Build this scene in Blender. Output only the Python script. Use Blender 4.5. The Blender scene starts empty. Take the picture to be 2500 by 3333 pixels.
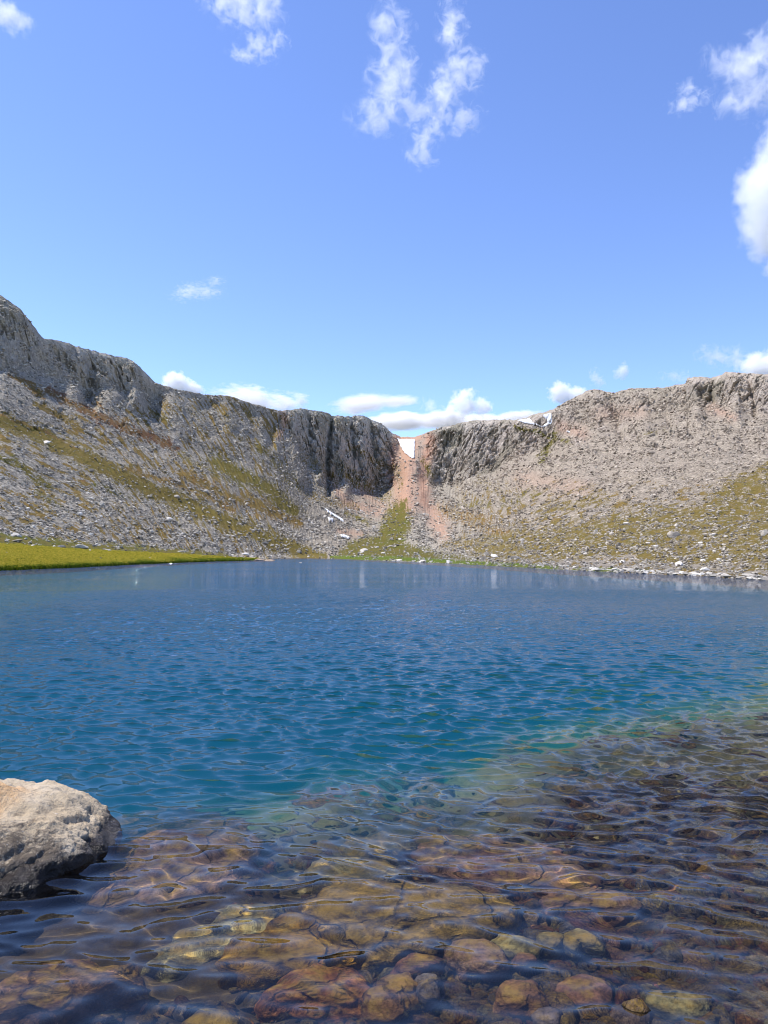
import bpy, bmesh, math, random
import numpy as np
from mathutils import Vector, Matrix, Euler
from mathutils.bvhtree import BVHTree

SC = bpy.context.scene
COL = SC.collection
random.seed(7)
RNG = np.random.default_rng(11)

# ---------------------------------------------------------------- camera
W0, H0, FPX = 2500.0, 3333.0, 2518.0
CAM_H = 1.7
PITCH = math.radians(3.19)
cd = bpy.data.cameras.new('camera')
cd.sensor_fit = 'VERTICAL'; cd.sensor_height = 24.0
cd.lens = 24.0 * FPX / H0
cd.clip_start = 0.05; cd.clip_end = 40000
cam = bpy.data.objects.new('camera', cd); COL.objects.link(cam)
cam.location = (0, 0, CAM_H)
cam.rotation_euler = (math.pi/2 + PITCH, 0, 0)
SC.camera = cam

# ---------------------------------------------------------------- light
SUN_EL = math.radians(61)
SUN_AZ = math.radians(-76)      # from straight ahead (+Y), negative = left
SUN_DIR = Vector((math.cos(SUN_EL)*math.sin(SUN_AZ), math.cos(SUN_EL)*math.cos(SUN_AZ), math.sin(SUN_EL)))
wd = bpy.data.worlds.new('World'); SC.world = wd; wd.use_nodes = True
wn = wd.node_tree.nodes; wl = wd.node_tree.links; wn.clear()
sky = wn.new('ShaderNodeTexSky'); sky.sky_type = 'NISHITA'; sky.sun_disc = False
sky.sun_elevation = SUN_EL; sky.sun_rotation = SUN_AZ
sky.altitude = 2500; sky.air_density = 1.0; sky.dust_density = 0.6; sky.ozone_density = 2.2
bg = wn.new('ShaderNodeBackground'); bg.inputs['Strength'].default_value = 0.15
wo = wn.new('ShaderNodeOutputWorld')
hs = wn.new('ShaderNodeHueSaturation'); hs.inputs['Hue'].default_value = 0.512; hs.inputs['Saturation'].default_value = 1.10; hs.inputs['Value'].default_value = 1.28
wl.new(sky.outputs[0], hs.inputs['Color']); wl.new(hs.outputs[0], bg.inputs['Color']); wl.new(bg.outputs[0], wo.inputs['Surface'])
sd = bpy.data.lights.new('sun', 'SUN'); sd.energy = 4.2; sd.angle = math.radians(0.5); sd.color = (1.0, 0.95, 0.88)
sun = bpy.data.objects.new('sun', sd); COL.objects.link(sun)
sun.rotation_euler = (-SUN_DIR).to_track_quat('-Z', 'Y').to_euler()
sun.location = SUN_DIR * 50
SC.view_settings.view_transform = 'Standard'; SC.view_settings.look = 'None'
SC.view_settings.gamma = 1; SC.view_settings.exposure = 0.6
SC.render.engine = 'CYCLES'
cy = SC.cycles
cy.use_denoising = True; cy.filter_width = 1.0
cy.max_bounces = 14; cy.diffuse_bounces = 3; cy.glossy_bounces = 4; cy.transmission_bounces = 8
cy.transparent_max_bounces = 12; cy.volume_bounces = 10
cy.caustics_refractive = True; cy.caustics_reflective = False
cy.sample_clamp_indirect = 6.0
cy.volume_max_steps = 256
cy.use_adaptive_sampling = False

# ---------------------------------------------------------------- helpers
def tag(o, label=None, cat=None, group=None, kind=None):
    if label: o['label'] = label
    if cat: o['category'] = cat
    if group: o['group'] = group
    if kind: o['kind'] = kind
    return o

def mesh_obj(name, verts, faces, mat=None, smooth=True, parent=None, link=True):
    me = bpy.data.meshes.new(name)
    verts = np.asarray(verts, dtype=np.float32).reshape(-1, 3)
    faces = np.asarray(faces, dtype=np.int32)
    n = faces.shape[1]
    me.vertices.add(len(verts)); me.vertices.foreach_set('co', verts.ravel())
    me.loops.add(faces.size); me.loops.foreach_set('vertex_index', faces.ravel())
    me.polygons.add(len(faces))
    me.polygons.foreach_set('loop_start', np.arange(0, faces.size, n, dtype=np.int32))
    me.polygons.foreach_set('loop_total', np.full(len(faces), n, dtype=np.int32))
    me.update(calc_edges=True)
    me.polygons.foreach_set('use_smooth', np.full(len(faces), smooth))
    if mat: me.materials.append(mat)
    o = bpy.data.objects.new(name, me)
    if link: COL.objects.link(o)
    if parent: o.parent = parent
    return o

def grid_faces(nr, nc, flip=False):
    i = np.arange((nr-1)*(nc-1)); r = i // (nc-1); c = i % (nc-1)
    a = r*nc + c
    f = np.stack([a, a+1, a+nc+1, a+nc], 1)
    return f[:, ::-1] if flip else f

def set_attr(o, name, vals, typ='FLOAT'):
    at = o.data.attributes.new(name, typ, 'POINT')
    v = np.asarray(vals, dtype=np.float32)
    if typ == 'FLOAT': at.data.foreach_set('value', v.ravel())
    elif typ == 'FLOAT_COLOR': at.data.foreach_set('color', v.ravel())
    elif typ == 'FLOAT_VECTOR': at.data.foreach_set('vector', v.ravel())

_G = np.array([(1,1,0),(-1,1,0),(1,-1,0),(-1,-1,0),(1,0,1),(-1,0,1),(1,0,-1),(-1,0,-1),
               (0,1,1),(0,-1,1),(0,1,-1),(0,-1,-1),(1,1,0),(-1,1,0),(0,-1,1),(0,-1,-1)], dtype=np.float32)
def _hash(i, j, k, s):
    h = (i*374761393 + j*668265263 + k*2147483647 + s*1274126177) & 0xffffffff
    h = ((h ^ (h >> 13)) * 1274126177) & 0xffffffff
    return (h ^ (h >> 16)) & 0xffffffff
def pn(x, y, z=None, seed=0):
    x = np.asarray(x, dtype=np.float64); y = np.asarray(y, dtype=np.float64)
    z = np.zeros_like(x) if z is None else np.asarray(z, dtype=np.float64)
    xi = np.floor(x).astype(np.int64); yi = np.floor(y).astype(np.int64); zi = np.floor(z).astype(np.int64)
    xf = x-xi; yf = y-yi; zf = z-zi
    u = xf*xf*xf*(xf*(xf*6-15)+10); v = yf*yf*yf*(yf*(yf*6-15)+10); w = zf*zf*zf*(zf*(zf*6-15)+10)
    def g(a, b, c):
        h = _hash(xi+a, yi+b, zi+c, seed) & 15
        G = _G[h]
        return G[..., 0]*(xf-a) + G[..., 1]*(yf-b) + G[..., 2]*(zf-c)
    def l(a, b, t): return a + t*(b-a)
    r = l(l(l(g(0,0,0), g(1,0,0), u), l(g(0,1,0), g(1,1,0), u), v),
          l(l(g(0,0,1), g(1,0,1), u), l(g(0,1,1), g(1,1,1), u), v), w)
    return r
def fbm(x, y, z=None, oct=5, seed=0, gain=0.5, lac=2.03):
    s = 0; a = 1.0; t = 0
    for o in range(oct):
        s = s + a*pn(x, y, z, seed+o*17)
        t += a; a *= gain; x = x*lac; y = y*lac
        if z is not None: z = z*lac
    return s/t*1.6
def ridged(x, y, z=None, oct=5, seed=0, gain=0.5):
    s = 0; a = 1.0; t = 0
    for o in range(oct):
        s = s + a*(1-2*np.abs(pn(x, y, z, seed+o*13))); t += a; a *= gain; x = x*2.07; y = y*2.07
        if z is not None: z = z*2.07
    return s/t
def sstep(a, b, x):
    t = np.clip((x-a)/(b-a), 0, 1); return t*t*(3-2*t)

def ray(px, py):
    dx = (px-W0/2)/FPX; dz = -(py-H0/2)/FPX
    c, s = math.cos(PITCH), math.sin(PITCH)
    return Vector((dx, c - s*dz, s + c*dz)).normalized()
def wp(px, py, z=0.0):
    d = ray(px, py); t = (z-CAM_H)/d.z
    return Vector((0, 0, CAM_H)) + d*t
def wpr(px, py, depth):
    d = ray(px, py); p = wp(px, py, 0)
    h = Vector((d.x, d.y, 0)); s = h.length/1.333; hd = h.normalized()
    c = math.sqrt(1-s*s)
    return p + hd*(s/c*depth) + Vector((0, 0, -depth))

# node helpers
class NT:
    def __init__(self, name):
        self.m = bpy.data.materials.new(name); self.m.use_nodes = True
        self.t = self.m.node_tree; self.t.nodes.clear()
        self.out = self.t.nodes.new('ShaderNodeOutputMaterial')
    def n(self, typ, **kw):
        nd = self.t.nodes.new('ShaderNode'+typ)
        for k, v in kw.items(): setattr(nd, k, v)
        return nd
    def l(self, a, b): self.t.links.new(a, b)
    def put(self, sock, v):
        if hasattr(v, 'is_output') or hasattr(v, 'links'): self.l(v, sock)
        else: sock.default_value = v
    def math(self, op, a, b=None, c=None, clamp=False):
        nd = self.n('Math', operation=op); nd.use_clamp = clamp
        self.put(nd.inputs[0], a)
        if b is not None: self.put(nd.inputs[1], b)
        if c is not None: self.put(nd.inputs[2], c)
        return nd.outputs[0]
    def noise(self, vec, scale, detail=4, rough=0.55, dist=0.0, out=0):
        nd = self.n('TexNoise'); nd.inputs['Scale'].default_value = scale
        nd.inputs['Detail'].default_value = detail; nd.inputs['Roughness'].default_value = rough
        nd.inputs['Distortion'].default_value = dist
        if vec is not None: self.l(vec, nd.inputs['Vector'])
        return nd.outputs[out]
    def voro(self, vec, scale, feature='F1', out=0, rand=1.0):
        nd = self.n('TexVoronoi', feature=feature); nd.inputs['Scale'].default_value = scale
        nd.inputs['Randomness'].default_value = rand
        if vec is not None: self.l(vec, nd.inputs['Vector'])
        return nd.outputs[out]
    def ramp(self, fac, stops, interp='LINEAR'):
        nd = self.n('ValToRGB'); cr = nd.color_ramp; cr.interpolation = interp
        while len(cr.elements) > 1: cr.elements.remove(cr.elements[-1])
        for k, (p, c) in enumerate(stops):
            e = cr.elements[0] if k == 0 else cr.elements.new(p)
            e.position = p; e.color = (c, c, c, 1) if not isinstance(c, tuple) else (c + (1,) if len(c) == 3 else c)
        self.put(nd.inputs[0], fac)
        return nd.outputs[0]
    def mix(self, fac, a, b, mode='MIX'):
        nd = self.n('Mix', data_type='RGBA', blend_type=mode); nd.clamp_result = False
        self.put(nd.inputs[0], fac)
        for s, v in ((nd.inputs[6], a), (nd.inputs[7], b)):
            if isinstance(v, tuple): s.default_value = v + (1,) if len(v) == 3 else v
            else: self.put(s, v)
        return nd.outputs[2]
    def mapr(self, v, a, b, c, d, smooth=False):
        nd = self.n('MapRange'); nd.interpolation_type = 'SMOOTHSTEP' if smooth else 'LINEAR'
        self.put(nd.inputs[0], v)
        for k, x in enumerate((a, b, c, d)): self.put(nd.inputs[k+1], x)
        return nd.outputs[0]
    def pos(self): return self.n('NewGeometry').outputs['Position']
    def obj(self): return self.n('TexCoord').outputs['Object']
    def vscale(self, v, s):
        nd = self.n('VectorMath', operation='MULTIPLY'); self.l(v, nd.inputs[0]); nd.inputs[1].default_value = s
        return nd.outputs[0]
    def attr(self, name, out='Fac'):
        nd = self.n('Attribute'); nd.attribute_name = name; return nd.outputs[out]
    def bump(self, h, strength=0.5, dist=0.02, normal=None):
        nd = self.n('Bump'); nd.inputs['Strength'].default_value = strength; nd.inputs['Distance'].default_value = dist
        self.l(h, nd.inputs['Height'])
        if normal is not None: self.l(normal, nd.inputs['Normal'])
        return nd.outputs[0]
    def bsdf(self, color, rough=0.8, normal=None, spec=0.3):
        nd = self.n('BsdfPrincipled')
        self.put(nd.inputs['Base Color'], color if not isinstance(color, tuple) else color + (1,))
        self.put(nd.inputs['Roughness'], rough); nd.inputs['Specular IOR Level'].default_value = spec
        if normal is not None: self.l(normal, nd.inputs['Normal'])
        self.l(nd.outputs[0], self.out.inputs['Surface'])
        return nd
# ---------------------------------------------------------------- lake: depth field
_Q = np.array([-50, 0.3, 1.0, 1.5, 2.1, 3.0, 3.7, 4.2, 4.7, 5.4, 6.3, 7.6, 11, 30, 100, 900])
_D = np.array([-1.2, -0.35, -0.06, 0.10, 0.20, 0.35, 0.45, 0.53, 0.66, 0.92, 1.35, 2.0, 3.4, 5.2, 7.0, 8.0])
def depth_at(x, y):
    x = np.asarray(x, float); y = np.asarray(y, float)
    q = y*0.80 - x*0.45 - 0.30*np.maximum(x-0.5, 0)*sstep(4.0, 8.0, y)*(1-sstep(14, 30, y))
    q = q + (0.35 + 0.5*sstep(4.2, 6, y))*fbm(x*0.55+3, y*0.45, oct=4, seed=5)
    d = np.interp(q, _Q, _D)
    # sand bar on the right, shallow shelf in front of the grassy bank on the left
    bar = np.exp(-(((x-2.0)/1.3)**2 + ((y-7.2)/0.8)**2))
    d = d - np.maximum(d-0.42, 0)*bar*0.95
    shelf = sstep(-6, -14, x + 0.12*y)*sstep(13, 24, y)*(1-sstep(75, 130, y))
    d = d - np.maximum(d-0.55, 0)*shelf*0.95
    # hollow left of the slabs
    hol = np.exp(-(((x+1.55)/0.75)**2 + ((y-3.45)/0.55)**2))
    d = d + 0.08*hol
    cl = sstep(-0.4, -0.9, x)*sstep(4.9, 4.5, y)
    d = d - np.maximum(d-0.35, 0)*cl
    return d

# ---------------------------------------------------------------- materials of the shallows
def mat_lakebed():
    t = NT('lake_bed_mud')
    p = t.pos()
    n1 = t.noise(p, 3.5, 8, 0.62); n2 = t.noise(p, 30, 5, 0.6); v = t.noise(p, 14, 6, 0.7)
    c = t.ramp(n1, [(0.3, (0.018, 0.012, 0.006)), (0.5, (0.045, 0.030, 0.013)), (0.72, (0.11, 0.075, 0.028))])
    c = t.mix(t.mapr(v, 0.5, 0.75, 0, 0.5), c, (0.12, 0.09, 0.03))
    c = t.mix(t.mapr(n2, 0.4, 0.7, 0, 0.6), c, (0.05, 0.04, 0.02))
    far = t.attr('deep')
    c = t.mix(t.math('MULTIPLY', t.attr('sand'), t.mapr(n1, 0.3, 0.6, 0.5, 1)), c, t.mix(n2, (0.10, 0.085, 0.03), (0.30, 0.25, 0.11)))
    silt = t.mix(t.noise(p, 0.12, 5, 0.6), (0.09, 0.095, 0.05), (0.22, 0.20, 0.10))
    c = t.mix(far, c, silt)
    t.bsdf(c, 0.9, t.bump(n2, 0.5, 0.03), 0.1)
    return t.m

def mat_wet_stone(name, ca, cb, cc, scale=6.0):
    t = NT(name)
    oi = t.n('ObjectInfo'); tc = t.obj()
    off = t.n('VectorMath', operation='ADD'); t.l(tc, off.inputs[0])
    r3 = t.n('CombineXYZ'); 
    for k, m in enumerate((13.0, 7.0, 29.0)): t.l(t.math('MULTIPLY', oi.outputs['Random'], m), r3.inputs[k])
    t.l(r3.outputs[0], off.inputs[1]); p = off.outputs[0]
    n1 = t.noise(p, scale, 8, 0.65); n2 = t.noise(p, scale*6, 6, 0.65); n3 = t.noise(p, scale*0.35, 3, 0.5)
    c = t.ramp(n1, [(0.28, ca), (0.5, cb), (0.72, cc)])
    c = t.mix(t.mapr(n2, 0.42, 0.68, 0, 0.75), c, tuple(x*0.35 for x in ca))
    hs = t.n('HueSaturation'); t.l(c, hs.inputs['Color'])
    t.put(hs.inputs['Hue'], t.mapr(oi.outputs['Random'], 0, 1, 0.475, 0.525))
    t.put(hs.inputs['Value'], t.mapr(n3, 0.3, 0.7, 0.36, 1.35))
    t.put(hs.inputs['Saturation'], t.mapr(oi.outputs['Random'], 0, 1, 1.15, 0.75))
    # green-gold algae on faces that look up
    geo = t.n('NewGeometry'); sp = t.n('SeparateXYZ'); t.l(geo.outputs['Normal'], sp.inputs[0])
    up = t.mapr(sp.outputs[2], 0.45, 0.95, 0, 1)
    alg = t.math('MULTIPLY', up, t.mapr(t.noise(p, scale*1.7, 6, 0.6), 0.42, 0.62, 0, 0.75))
    c = t.mix(alg, hs.outputs[0], (0.34, 0.21, 0.03))
    jig = t.n('VectorMath', operation='ADD'); t.l(p, jig.inputs[0]); jv = t.n('VectorMath', operation='SCALE'); t.l(t.noise(p, scale*0.8, 4, 0.6, out=1), jv.inputs[0]); jv.inputs['Scale'].default_value = 0.25/scale*3
    t.l(jv.outputs[0], jig.inputs[1])
    cr = t.mapr(t.voro(jig.outputs[0], scale*0.27, 'DISTANCE_TO_EDGE'), 0.0, 0.022, 1, 0)
    c = t.mix(t.math('MULTIPLY', cr, 0.45), c, (0.02, 0.014, 0.008))
    h = t.math('ADD', t.math('MULTIPLY', n1, 1.0), t.math('MULTIPLY', n2, 0.35))
    h = t.math('SUBTRACT', h, t.math('MULTIPLY', cr, 0.5))
    t.bsdf(c, 0.75, t.bump(h, 1.0, 0.035), 0.2)
    return t.m

M_BED = mat_lakebed()
M_STONE = [mat_wet_stone('wet_brown_stone', (0.07, 0.034, 0.014), (0.24, 0.115, 0.036), (0.46, 0.26, 0.08)),
           mat_wet_stone('wet_red_stone', (0.085, 0.040, 0.020), (0.25, 0.125, 0.058), (0.42, 0.25, 0.13)),
           mat_wet_stone('wet_grey_stone', (0.06, 0.05, 0.048), (0.15, 0.125, 0.105), (0.30, 0.26, 0.21)),
           mat_wet_stone('wet_olive_stone', (0.07, 0.05, 0.013), (0.26, 0.175, 0.035), (0.50, 0.34, 0.07))]

# ---------------------------------------------------------------- lake bed sheet
def polar(r0, r1, ratio, az0, az1, na):
    nr = int(math.log(r1/r0)/math.log(1+ratio))+1
    r = r0*np.exp(np.linspace(0, 1, nr)*math.log(r1/r0))
    az = np.linspace(az0, az1, na)
    R, A = np.meshgrid(r, az, indexing='ij')
    return R, A, R*np.sin(A), R*np.cos(A)
def build_bed():
    R, A, X, Y = polar(0.35, 700, 0.008, math.radians(-100), math.radians(100), 900)
    Z = -depth_at(X, Y)
    near = 1 - sstep(8, 25, R)
    Z = Z + near*(0.035*fbm(X*4, Y*4, oct=5, seed=3) + 0.05*fbm(X*1.3, Y*1.3, oct=3, seed=9))
    o = mesh_obj('lake_bed', np.stack([X, Y, Z], -1), grid_faces(*R.shape), M_BED)
    tag(o, kind='structure')
    nz_ = fbm(X*1.1, Y*1.1, oct=4, seed=12)
    set_attr(o, 'deep', sstep(0.6, 2.4, -Z + 0.5*nz_).ravel())
    set_attr(o, 'sand', (sstep(4.4, 6.5, Y + 0.5*X*0 + 1.2*nz_)*0.85).ravel())
    return o
bed = build_bed()

# ---------------------------------------------------------------- water
def wave_field(X, Y, cell):
    rs = np.random.default_rng(5)
    n = 150
    lam = np.exp(rs.uniform(math.log(0.055), math.log(1.8), n))
    main = math.radians(-98)                    # travelling towards the camera
    th = main + rs.normal(0, 0.46, n)
    ph = rs.uniform(0, 2*math.pi, n)
    k = 2*math.pi/lam
    w = np.exp(-((np.log(lam)-math.log(0.18))/0.85)**2)
    w = w/np.sqrt((w**2).sum())
    slope = 0.32*math.sqrt(2)*w
    Z = np.zeros_like(X); DX = np.zeros_like(X); DY = np.zeros_like(X)
    gust = 0.85 + 0.75*fbm(X*0.09, Y*0.06, oct=4, seed=31)
    gust = gust*(0.36+0.64*sstep(3.2, 7.0, np.hypot(X, Y)))
    wx = 0.16*fbm(X*0.9, Y*0.9, oct=2, seed=77); wy = 0.16*fbm(X*0.9+9, Y*0.9, oct=2, seed=78)
    for i in range(n):
        att = sstep(2.0, 4.0, lam[i]/cell)
        if att.max() <= 0: continue
        rows = np.nonzero(att.max(axis=1) > 0)[0]; sl = slice(rows[0], rows[-1]+1)
        a = slope[i]/k[i]*att[sl]
        cx, sy = math.cos(th[i]), math.sin(th[i])
        p = k[i]*((X[sl]+wx[sl])*cx + (Y[sl]+wy[sl])*sy) + ph[i]
        c = np.cos(p); s = np.sin(p)
        Z[sl] += a*c
        DX[sl] -= 0.8*a*cx*s; DY[sl] -= 0.8*a*sy*s
    return Z*gust, DX*gust, DY*gust

def mat_water():
    t = NT('lake_water')
    p = t.pos()
    fine = t.attr('fine'); deep = t.attr('deep'); mid = t.attr('mid'); wide = t.attr('wide')
    q = t.vscale(p, (1.0, 1.9, 1.0))
    w1 = t.noise(q, 6.5, 3, 0.6, 0.4); w2 = t.noise(q, 2.2, 4, 0.6, 0.3); w3 = t.noise(q, 0.7, 5, 0.62)
    gst = t.mapr(t.noise(t.vscale(p, (1, 2.4, 1)), 0.035, 4, 0.6), 0.35, 0.65, 0.55, 1.35)
    h = t.math('ADD', t.math('MULTIPLY', t.math('MULTIPLY', w1, fine), 0.045), t.math('MULTIPLY', t.math('MULTIPLY', w2, mid), 0.125))
    h = t.math('ADD', h, t.math('MULTIPLY', t.math('MULTIPLY', w3, wide), 0.30))
    h = t.math('MULTIPLY', h, gst)
    nd = t.n('Bump'); nd.inputs['Distance'].default_value = 1.0; nd.inputs['Strength'].default_value = 1.0
    t.l(h, nd.inputs['Height'])
    b = nd.outputs[0]
    g = t.n('BsdfGlass'); g.inputs['IOR'].default_value = 1.333; g.inputs['Roughness'].default_value = 0.0
    gl = t.n('BsdfGlossy'); t.l(t.mapr(wide, 0, 1, 0.0, 0.06), gl.inputs['Roughness'])
    tr = t.n('BsdfTransparent'); fr = t.n('Fresnel'); fr.inputs['IOR'].default_value = 1.333
    t.l(b, gl.inputs['Normal'])
    fr2 = t.n('Fresnel'); fr2.inputs['IOR'].default_value = 1.333; t.l(b, fr2.inputs['Normal'])
    frm = t.n('Mix', data_type='FLOAT'); frm.inputs[0].default_value = 0.6; t.l(fr.outputs[0], frm.inputs[2]); t.l(fr2.outputs[0], frm.inputs[3])
    m1 = t.n('MixShader'); t.l(frm.outputs[0], m1.inputs[0]); t.l(tr.outputs[0], m1.inputs[1]); t.l(gl.outputs[0], m1.inputs[2])
    m2 = t.n('MixShader'); t.l(deep, m2.inputs[0]); t.l(g.outputs[0], m2.inputs[1]); t.l(m1.outputs[0], m2.inputs[2])
    t.l(m2.outputs[0], t.out.inputs['Surface'])
    return t.m
def mat_depth():
    t = NT('deep_water_body')
    ab = t.n('VolumeAbsorption'); ab.inputs['Color'].default_value = (0.20, 0.745, 0.835, 1); ab.inputs['Density'].default_value = 1.0
    sc = t.n('VolumeScatter'); sc.inputs['Color'].default_value = (0.05, 0.43, 0.60, 1); sc.inputs['Density'].default_value = 0.16
    ad = t.n('AddShader'); t.l(ab.outputs[0], ad.inputs[0]); t.l(sc.outputs[0], ad.inputs[1])
    t.l(ad.outputs[0], t.out.inputs['Volume'])
    return t.m

def build_water():
    ratio = 0.0055
    def seg(a, b, q): return a*np.exp(np.linspace(0, math.log(b/a), int(math.log(b/a)/q)+1))
    r = np.concatenate([seg(0.9, 3.5, 0.0055)[:-1], seg(3.5, 40, 0.0035)[:-1], seg(40, 720, 0.008)])
    e1 = math.radians(31); e2 = math.radians(75)
    az = np.concatenate([np.linspace(-e2, -e1, 141)[:-1], np.linspace(-e1, e1, 1300), np.linspace(e1, e2, 141)[1:]])
    R, A = np.meshgrid(r, az, indexing='ij'); X = R*np.sin(A); Y = R*np.cos(A)
    cell = np.broadcast_to(np.gradient(r)[:, None], R.shape)
    Z, DX, DY = wave_field(X, Y, cell)
    edge = sstep(0, 6, np.arange(R.shape[0]))[:, None]
    V = np.stack([X+DX, Y+DY, Z], -1)
    nr, nc = R.shape
    F = grid_faces(nr, nc)
    # closed body of water: walls and a floor below the bed
    top = V.reshape(-1, 3)
    ring = np.concatenate([np.arange(nc), np.arange(1, nr)*nc+nc-1, (nr-1)*nc+np.arange(nc-2, -1, -1), np.arange(nr-2, 0, -1)*nc])
    base = top[ring].copy(); base[:, 2] = -14.0
    n0 = len(top); m = len(ring)
    allv = np.concatenate([top, base, np.array([[0, 300.0, -14.0]])])
    i = np.arange(m); j = (i+1) % m
    walls = np.stack([ring[j], ring[i], n0+i, n0+j], 1)
    o = mesh_obj('water', allv, np.concatenate([F, walls]), mat_water())
    bm = bmesh.new(); bm.from_mesh(o.data); bm.verts.ensure_lookup_table()
    c = bm.verts[n0+m]
    for a_, b_ in zip(i, j):
        try: bm.faces.new((bm.verts[n0+int(a_)], c, bm.verts[n0+int(b_)]))
        except ValueError: pass
    bm.to_mesh(o.data); bm.free()
    tag(o, kind='structure')
    dd = depth_at(allv[:, 0], allv[:, 1]); rr_ = np.hypot(allv[:, 0], allv[:, 1])
    set_attr(o, 'deep', sstep(0.28, 0.95, dd)); set_attr(o, 'fine', sstep(9, 18, rr_)); set_attr(o, 'mid', sstep(14, 40, rr_)); set_attr(o, 'wide', sstep(30, 120, rr_))
    # the lower, tinted layer of the lake: everything deeper than half a metre
    bx = bmesh.new(); bmesh.ops.create_cube(bx, size=1.0)
    for v in bx.verts: v.co = Vector((v.co.x*1400, 350 + v.co.y*702, -6.97 + v.co.z*12.94))
    me = bpy.data.meshes.new('deep_water'); bx.to_mesh(me); bx.free(); me.materials.append(mat_depth())
    w2 = bpy.data.objects.new('deep_water', me); COL.objects.link(w2); w2.parent = o
    return o
water = build_water()
try:
    water.cycles.is_caustics_caster = True
    bed.cycles.is_caustics_receiver = True
    sd.cycles.is_caustics_light = True
except Exception as e: print('caustics', e)
# ---------------------------------------------------------------- mountains: control curves read off as bearings and elevations
def be(px, py):
    d = ray(px, py); return math.atan2(d.x, d.y), d.z/math.hypot(d.x, d.y)
CREST = [(-2600,560),(-1500,640),(-700,760),(-300,850),(-120,910),(0,962),(33,981),(65,1006),(95,1044),(122,1082),(141,1100),(184,1105),(228,1118),(271,1133),(304,1141),(336,1152),
 (380,1161),(412,1168),(445,1187),(472,1212),(504,1242),(542,1258),(580,1269),(640,1278),(673,1284),(721,1288),(759,1292),(803,1307),(846,1320),
 (890,1333),(914,1336),(957,1334),(984,1330),(1066,1344),(1082,1352),(1125,1356),(1180,1352),(1201,1362),(1250,1384),(1275,1409),(1304,1421),
 (1348,1423),(1375,1413),(1413,1400),(1451,1390),(1500,1376),(1543,1369),(1587,1367),(1646,1366),(1676,1367),(1703,1362),(1752,1343),(1795,1334),
 (1833,1313),(1871,1294),(1904,1275),(1936,1267),(1969,1274),(2001,1277),(2023,1270),(2066,1264),(2121,1263),(2175,1258),(2232,1247),(2237,1231),
 (2284,1226),(2316,1229),(2346,1220),(2359,1212),(2403,1215),(2446,1216),(2490,1219),(2600,1225),(3000,1150),(3800,950),(5000,800)]
SHORE = [(-2600,1905),(-900,1885),(-300,1866),(0,1857),(217,1849),(456,1837),(651,1829),(814,1824.5),(868,1822.5),(896,1817.5),(1000,1817),(1100,1818.5),(1150,1821),(1463,1834),
 (1800,1852.5),(2053,1865),(2306,1876),(2500,1889),(3000,1930),(4000,2040),(5000,2150)]
TX    = [-2600,-1200,    0,  300,  500,  700,  850,  900, 1000, 1150, 1300, 1400, 1500, 1700, 1900, 2100, 2300, 2500, 3800, 5000]
CR_R  = [ 420,  440,  520,  600,  680,  780,  870,  910,  990, 1090, 1190, 1150, 1090, 1000,  910,  820,  740,  670,  480, 400]
FT_R  = [ 150,  160,  215,  262,  315,  375,  432,  455,  500,  540,  530,  470,  380,  250,  185,  150,  125,  100,   60, 45]
FT_Y  = [1690, 1700, 1733, 1763, 1783, 1801, 1810, 1811, 1808, 1797, 1787, 1791, 1796, 1812, 1822, 1830, 1838, 1848, 1850,1850]
CB_Y  = [1000, 1080, 1200, 1270, 1285, 1310, 1350, 1380, 1500, 1590, 1610, 1600, 1570, 1490, 1400, 1350, 1325, 1330, 1250,1150]
CB_S  = [  50,   50,   50,   50,   46,   38,   38,   42,   52,   54,   55,   55,   50,   43,   40,   40,   45,   45,   50, 50]
def poly_az(pts):
    a = np.array([be(x, y) for x, y in pts]); return a[:, 0], a[:, 1]
_ca, _ct = poly_az(CREST); _sa, _st = poly_az(SHORE)
_ta = np.array([be(x, 1700)[0] for x in TX])
def tX(arr, az): return np.interp(az, _ta, arr)

def to_px(X, Y, Z):
    c, s = math.cos(PITCH), math.sin(PITCH)
    z = Z-CAM_H
    d = Y*c + z*s; u = -Y*s + z*c
    return W0/2 + FPX*X/d, H0/2 - FPX*u/d

def seg_dist(px, py, pts):
    best = np.full(px.shape, 1e9)
    for (x1, y1), (x2, y2) in zip(pts[:-1], pts[1:]):
        dx, dy = x2-x1, y2-y1; L = dx*dx+dy*dy
        t = np.clip(((px-x1)*dx+(py-y1)*dy)/L, 0, 1)
        best = np.minimum(best, np.hypot(px-x1-t*dx, py-y1-t*dy))
    return best
def inpoly(px, py, poly):
    ins = np.zeros(px.shape, bool); n = len(poly)
    for i in range(n):
        x1, y1 = poly[i]; x2, y2 = poly[(i+1) % n]
        if y1 == y2: continue
        c = ((y1 > py) != (y2 > py)) & (px < (x2-x1)*(py-y1)/(y2-y1)+x1)
        ins ^= c
    return ins
def pdist(px, py, poly):
    d = seg_dist(px, py, list(poly)+[poly[0]])
    return np.where(inpoly(px, py, poly), d, -d)

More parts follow.
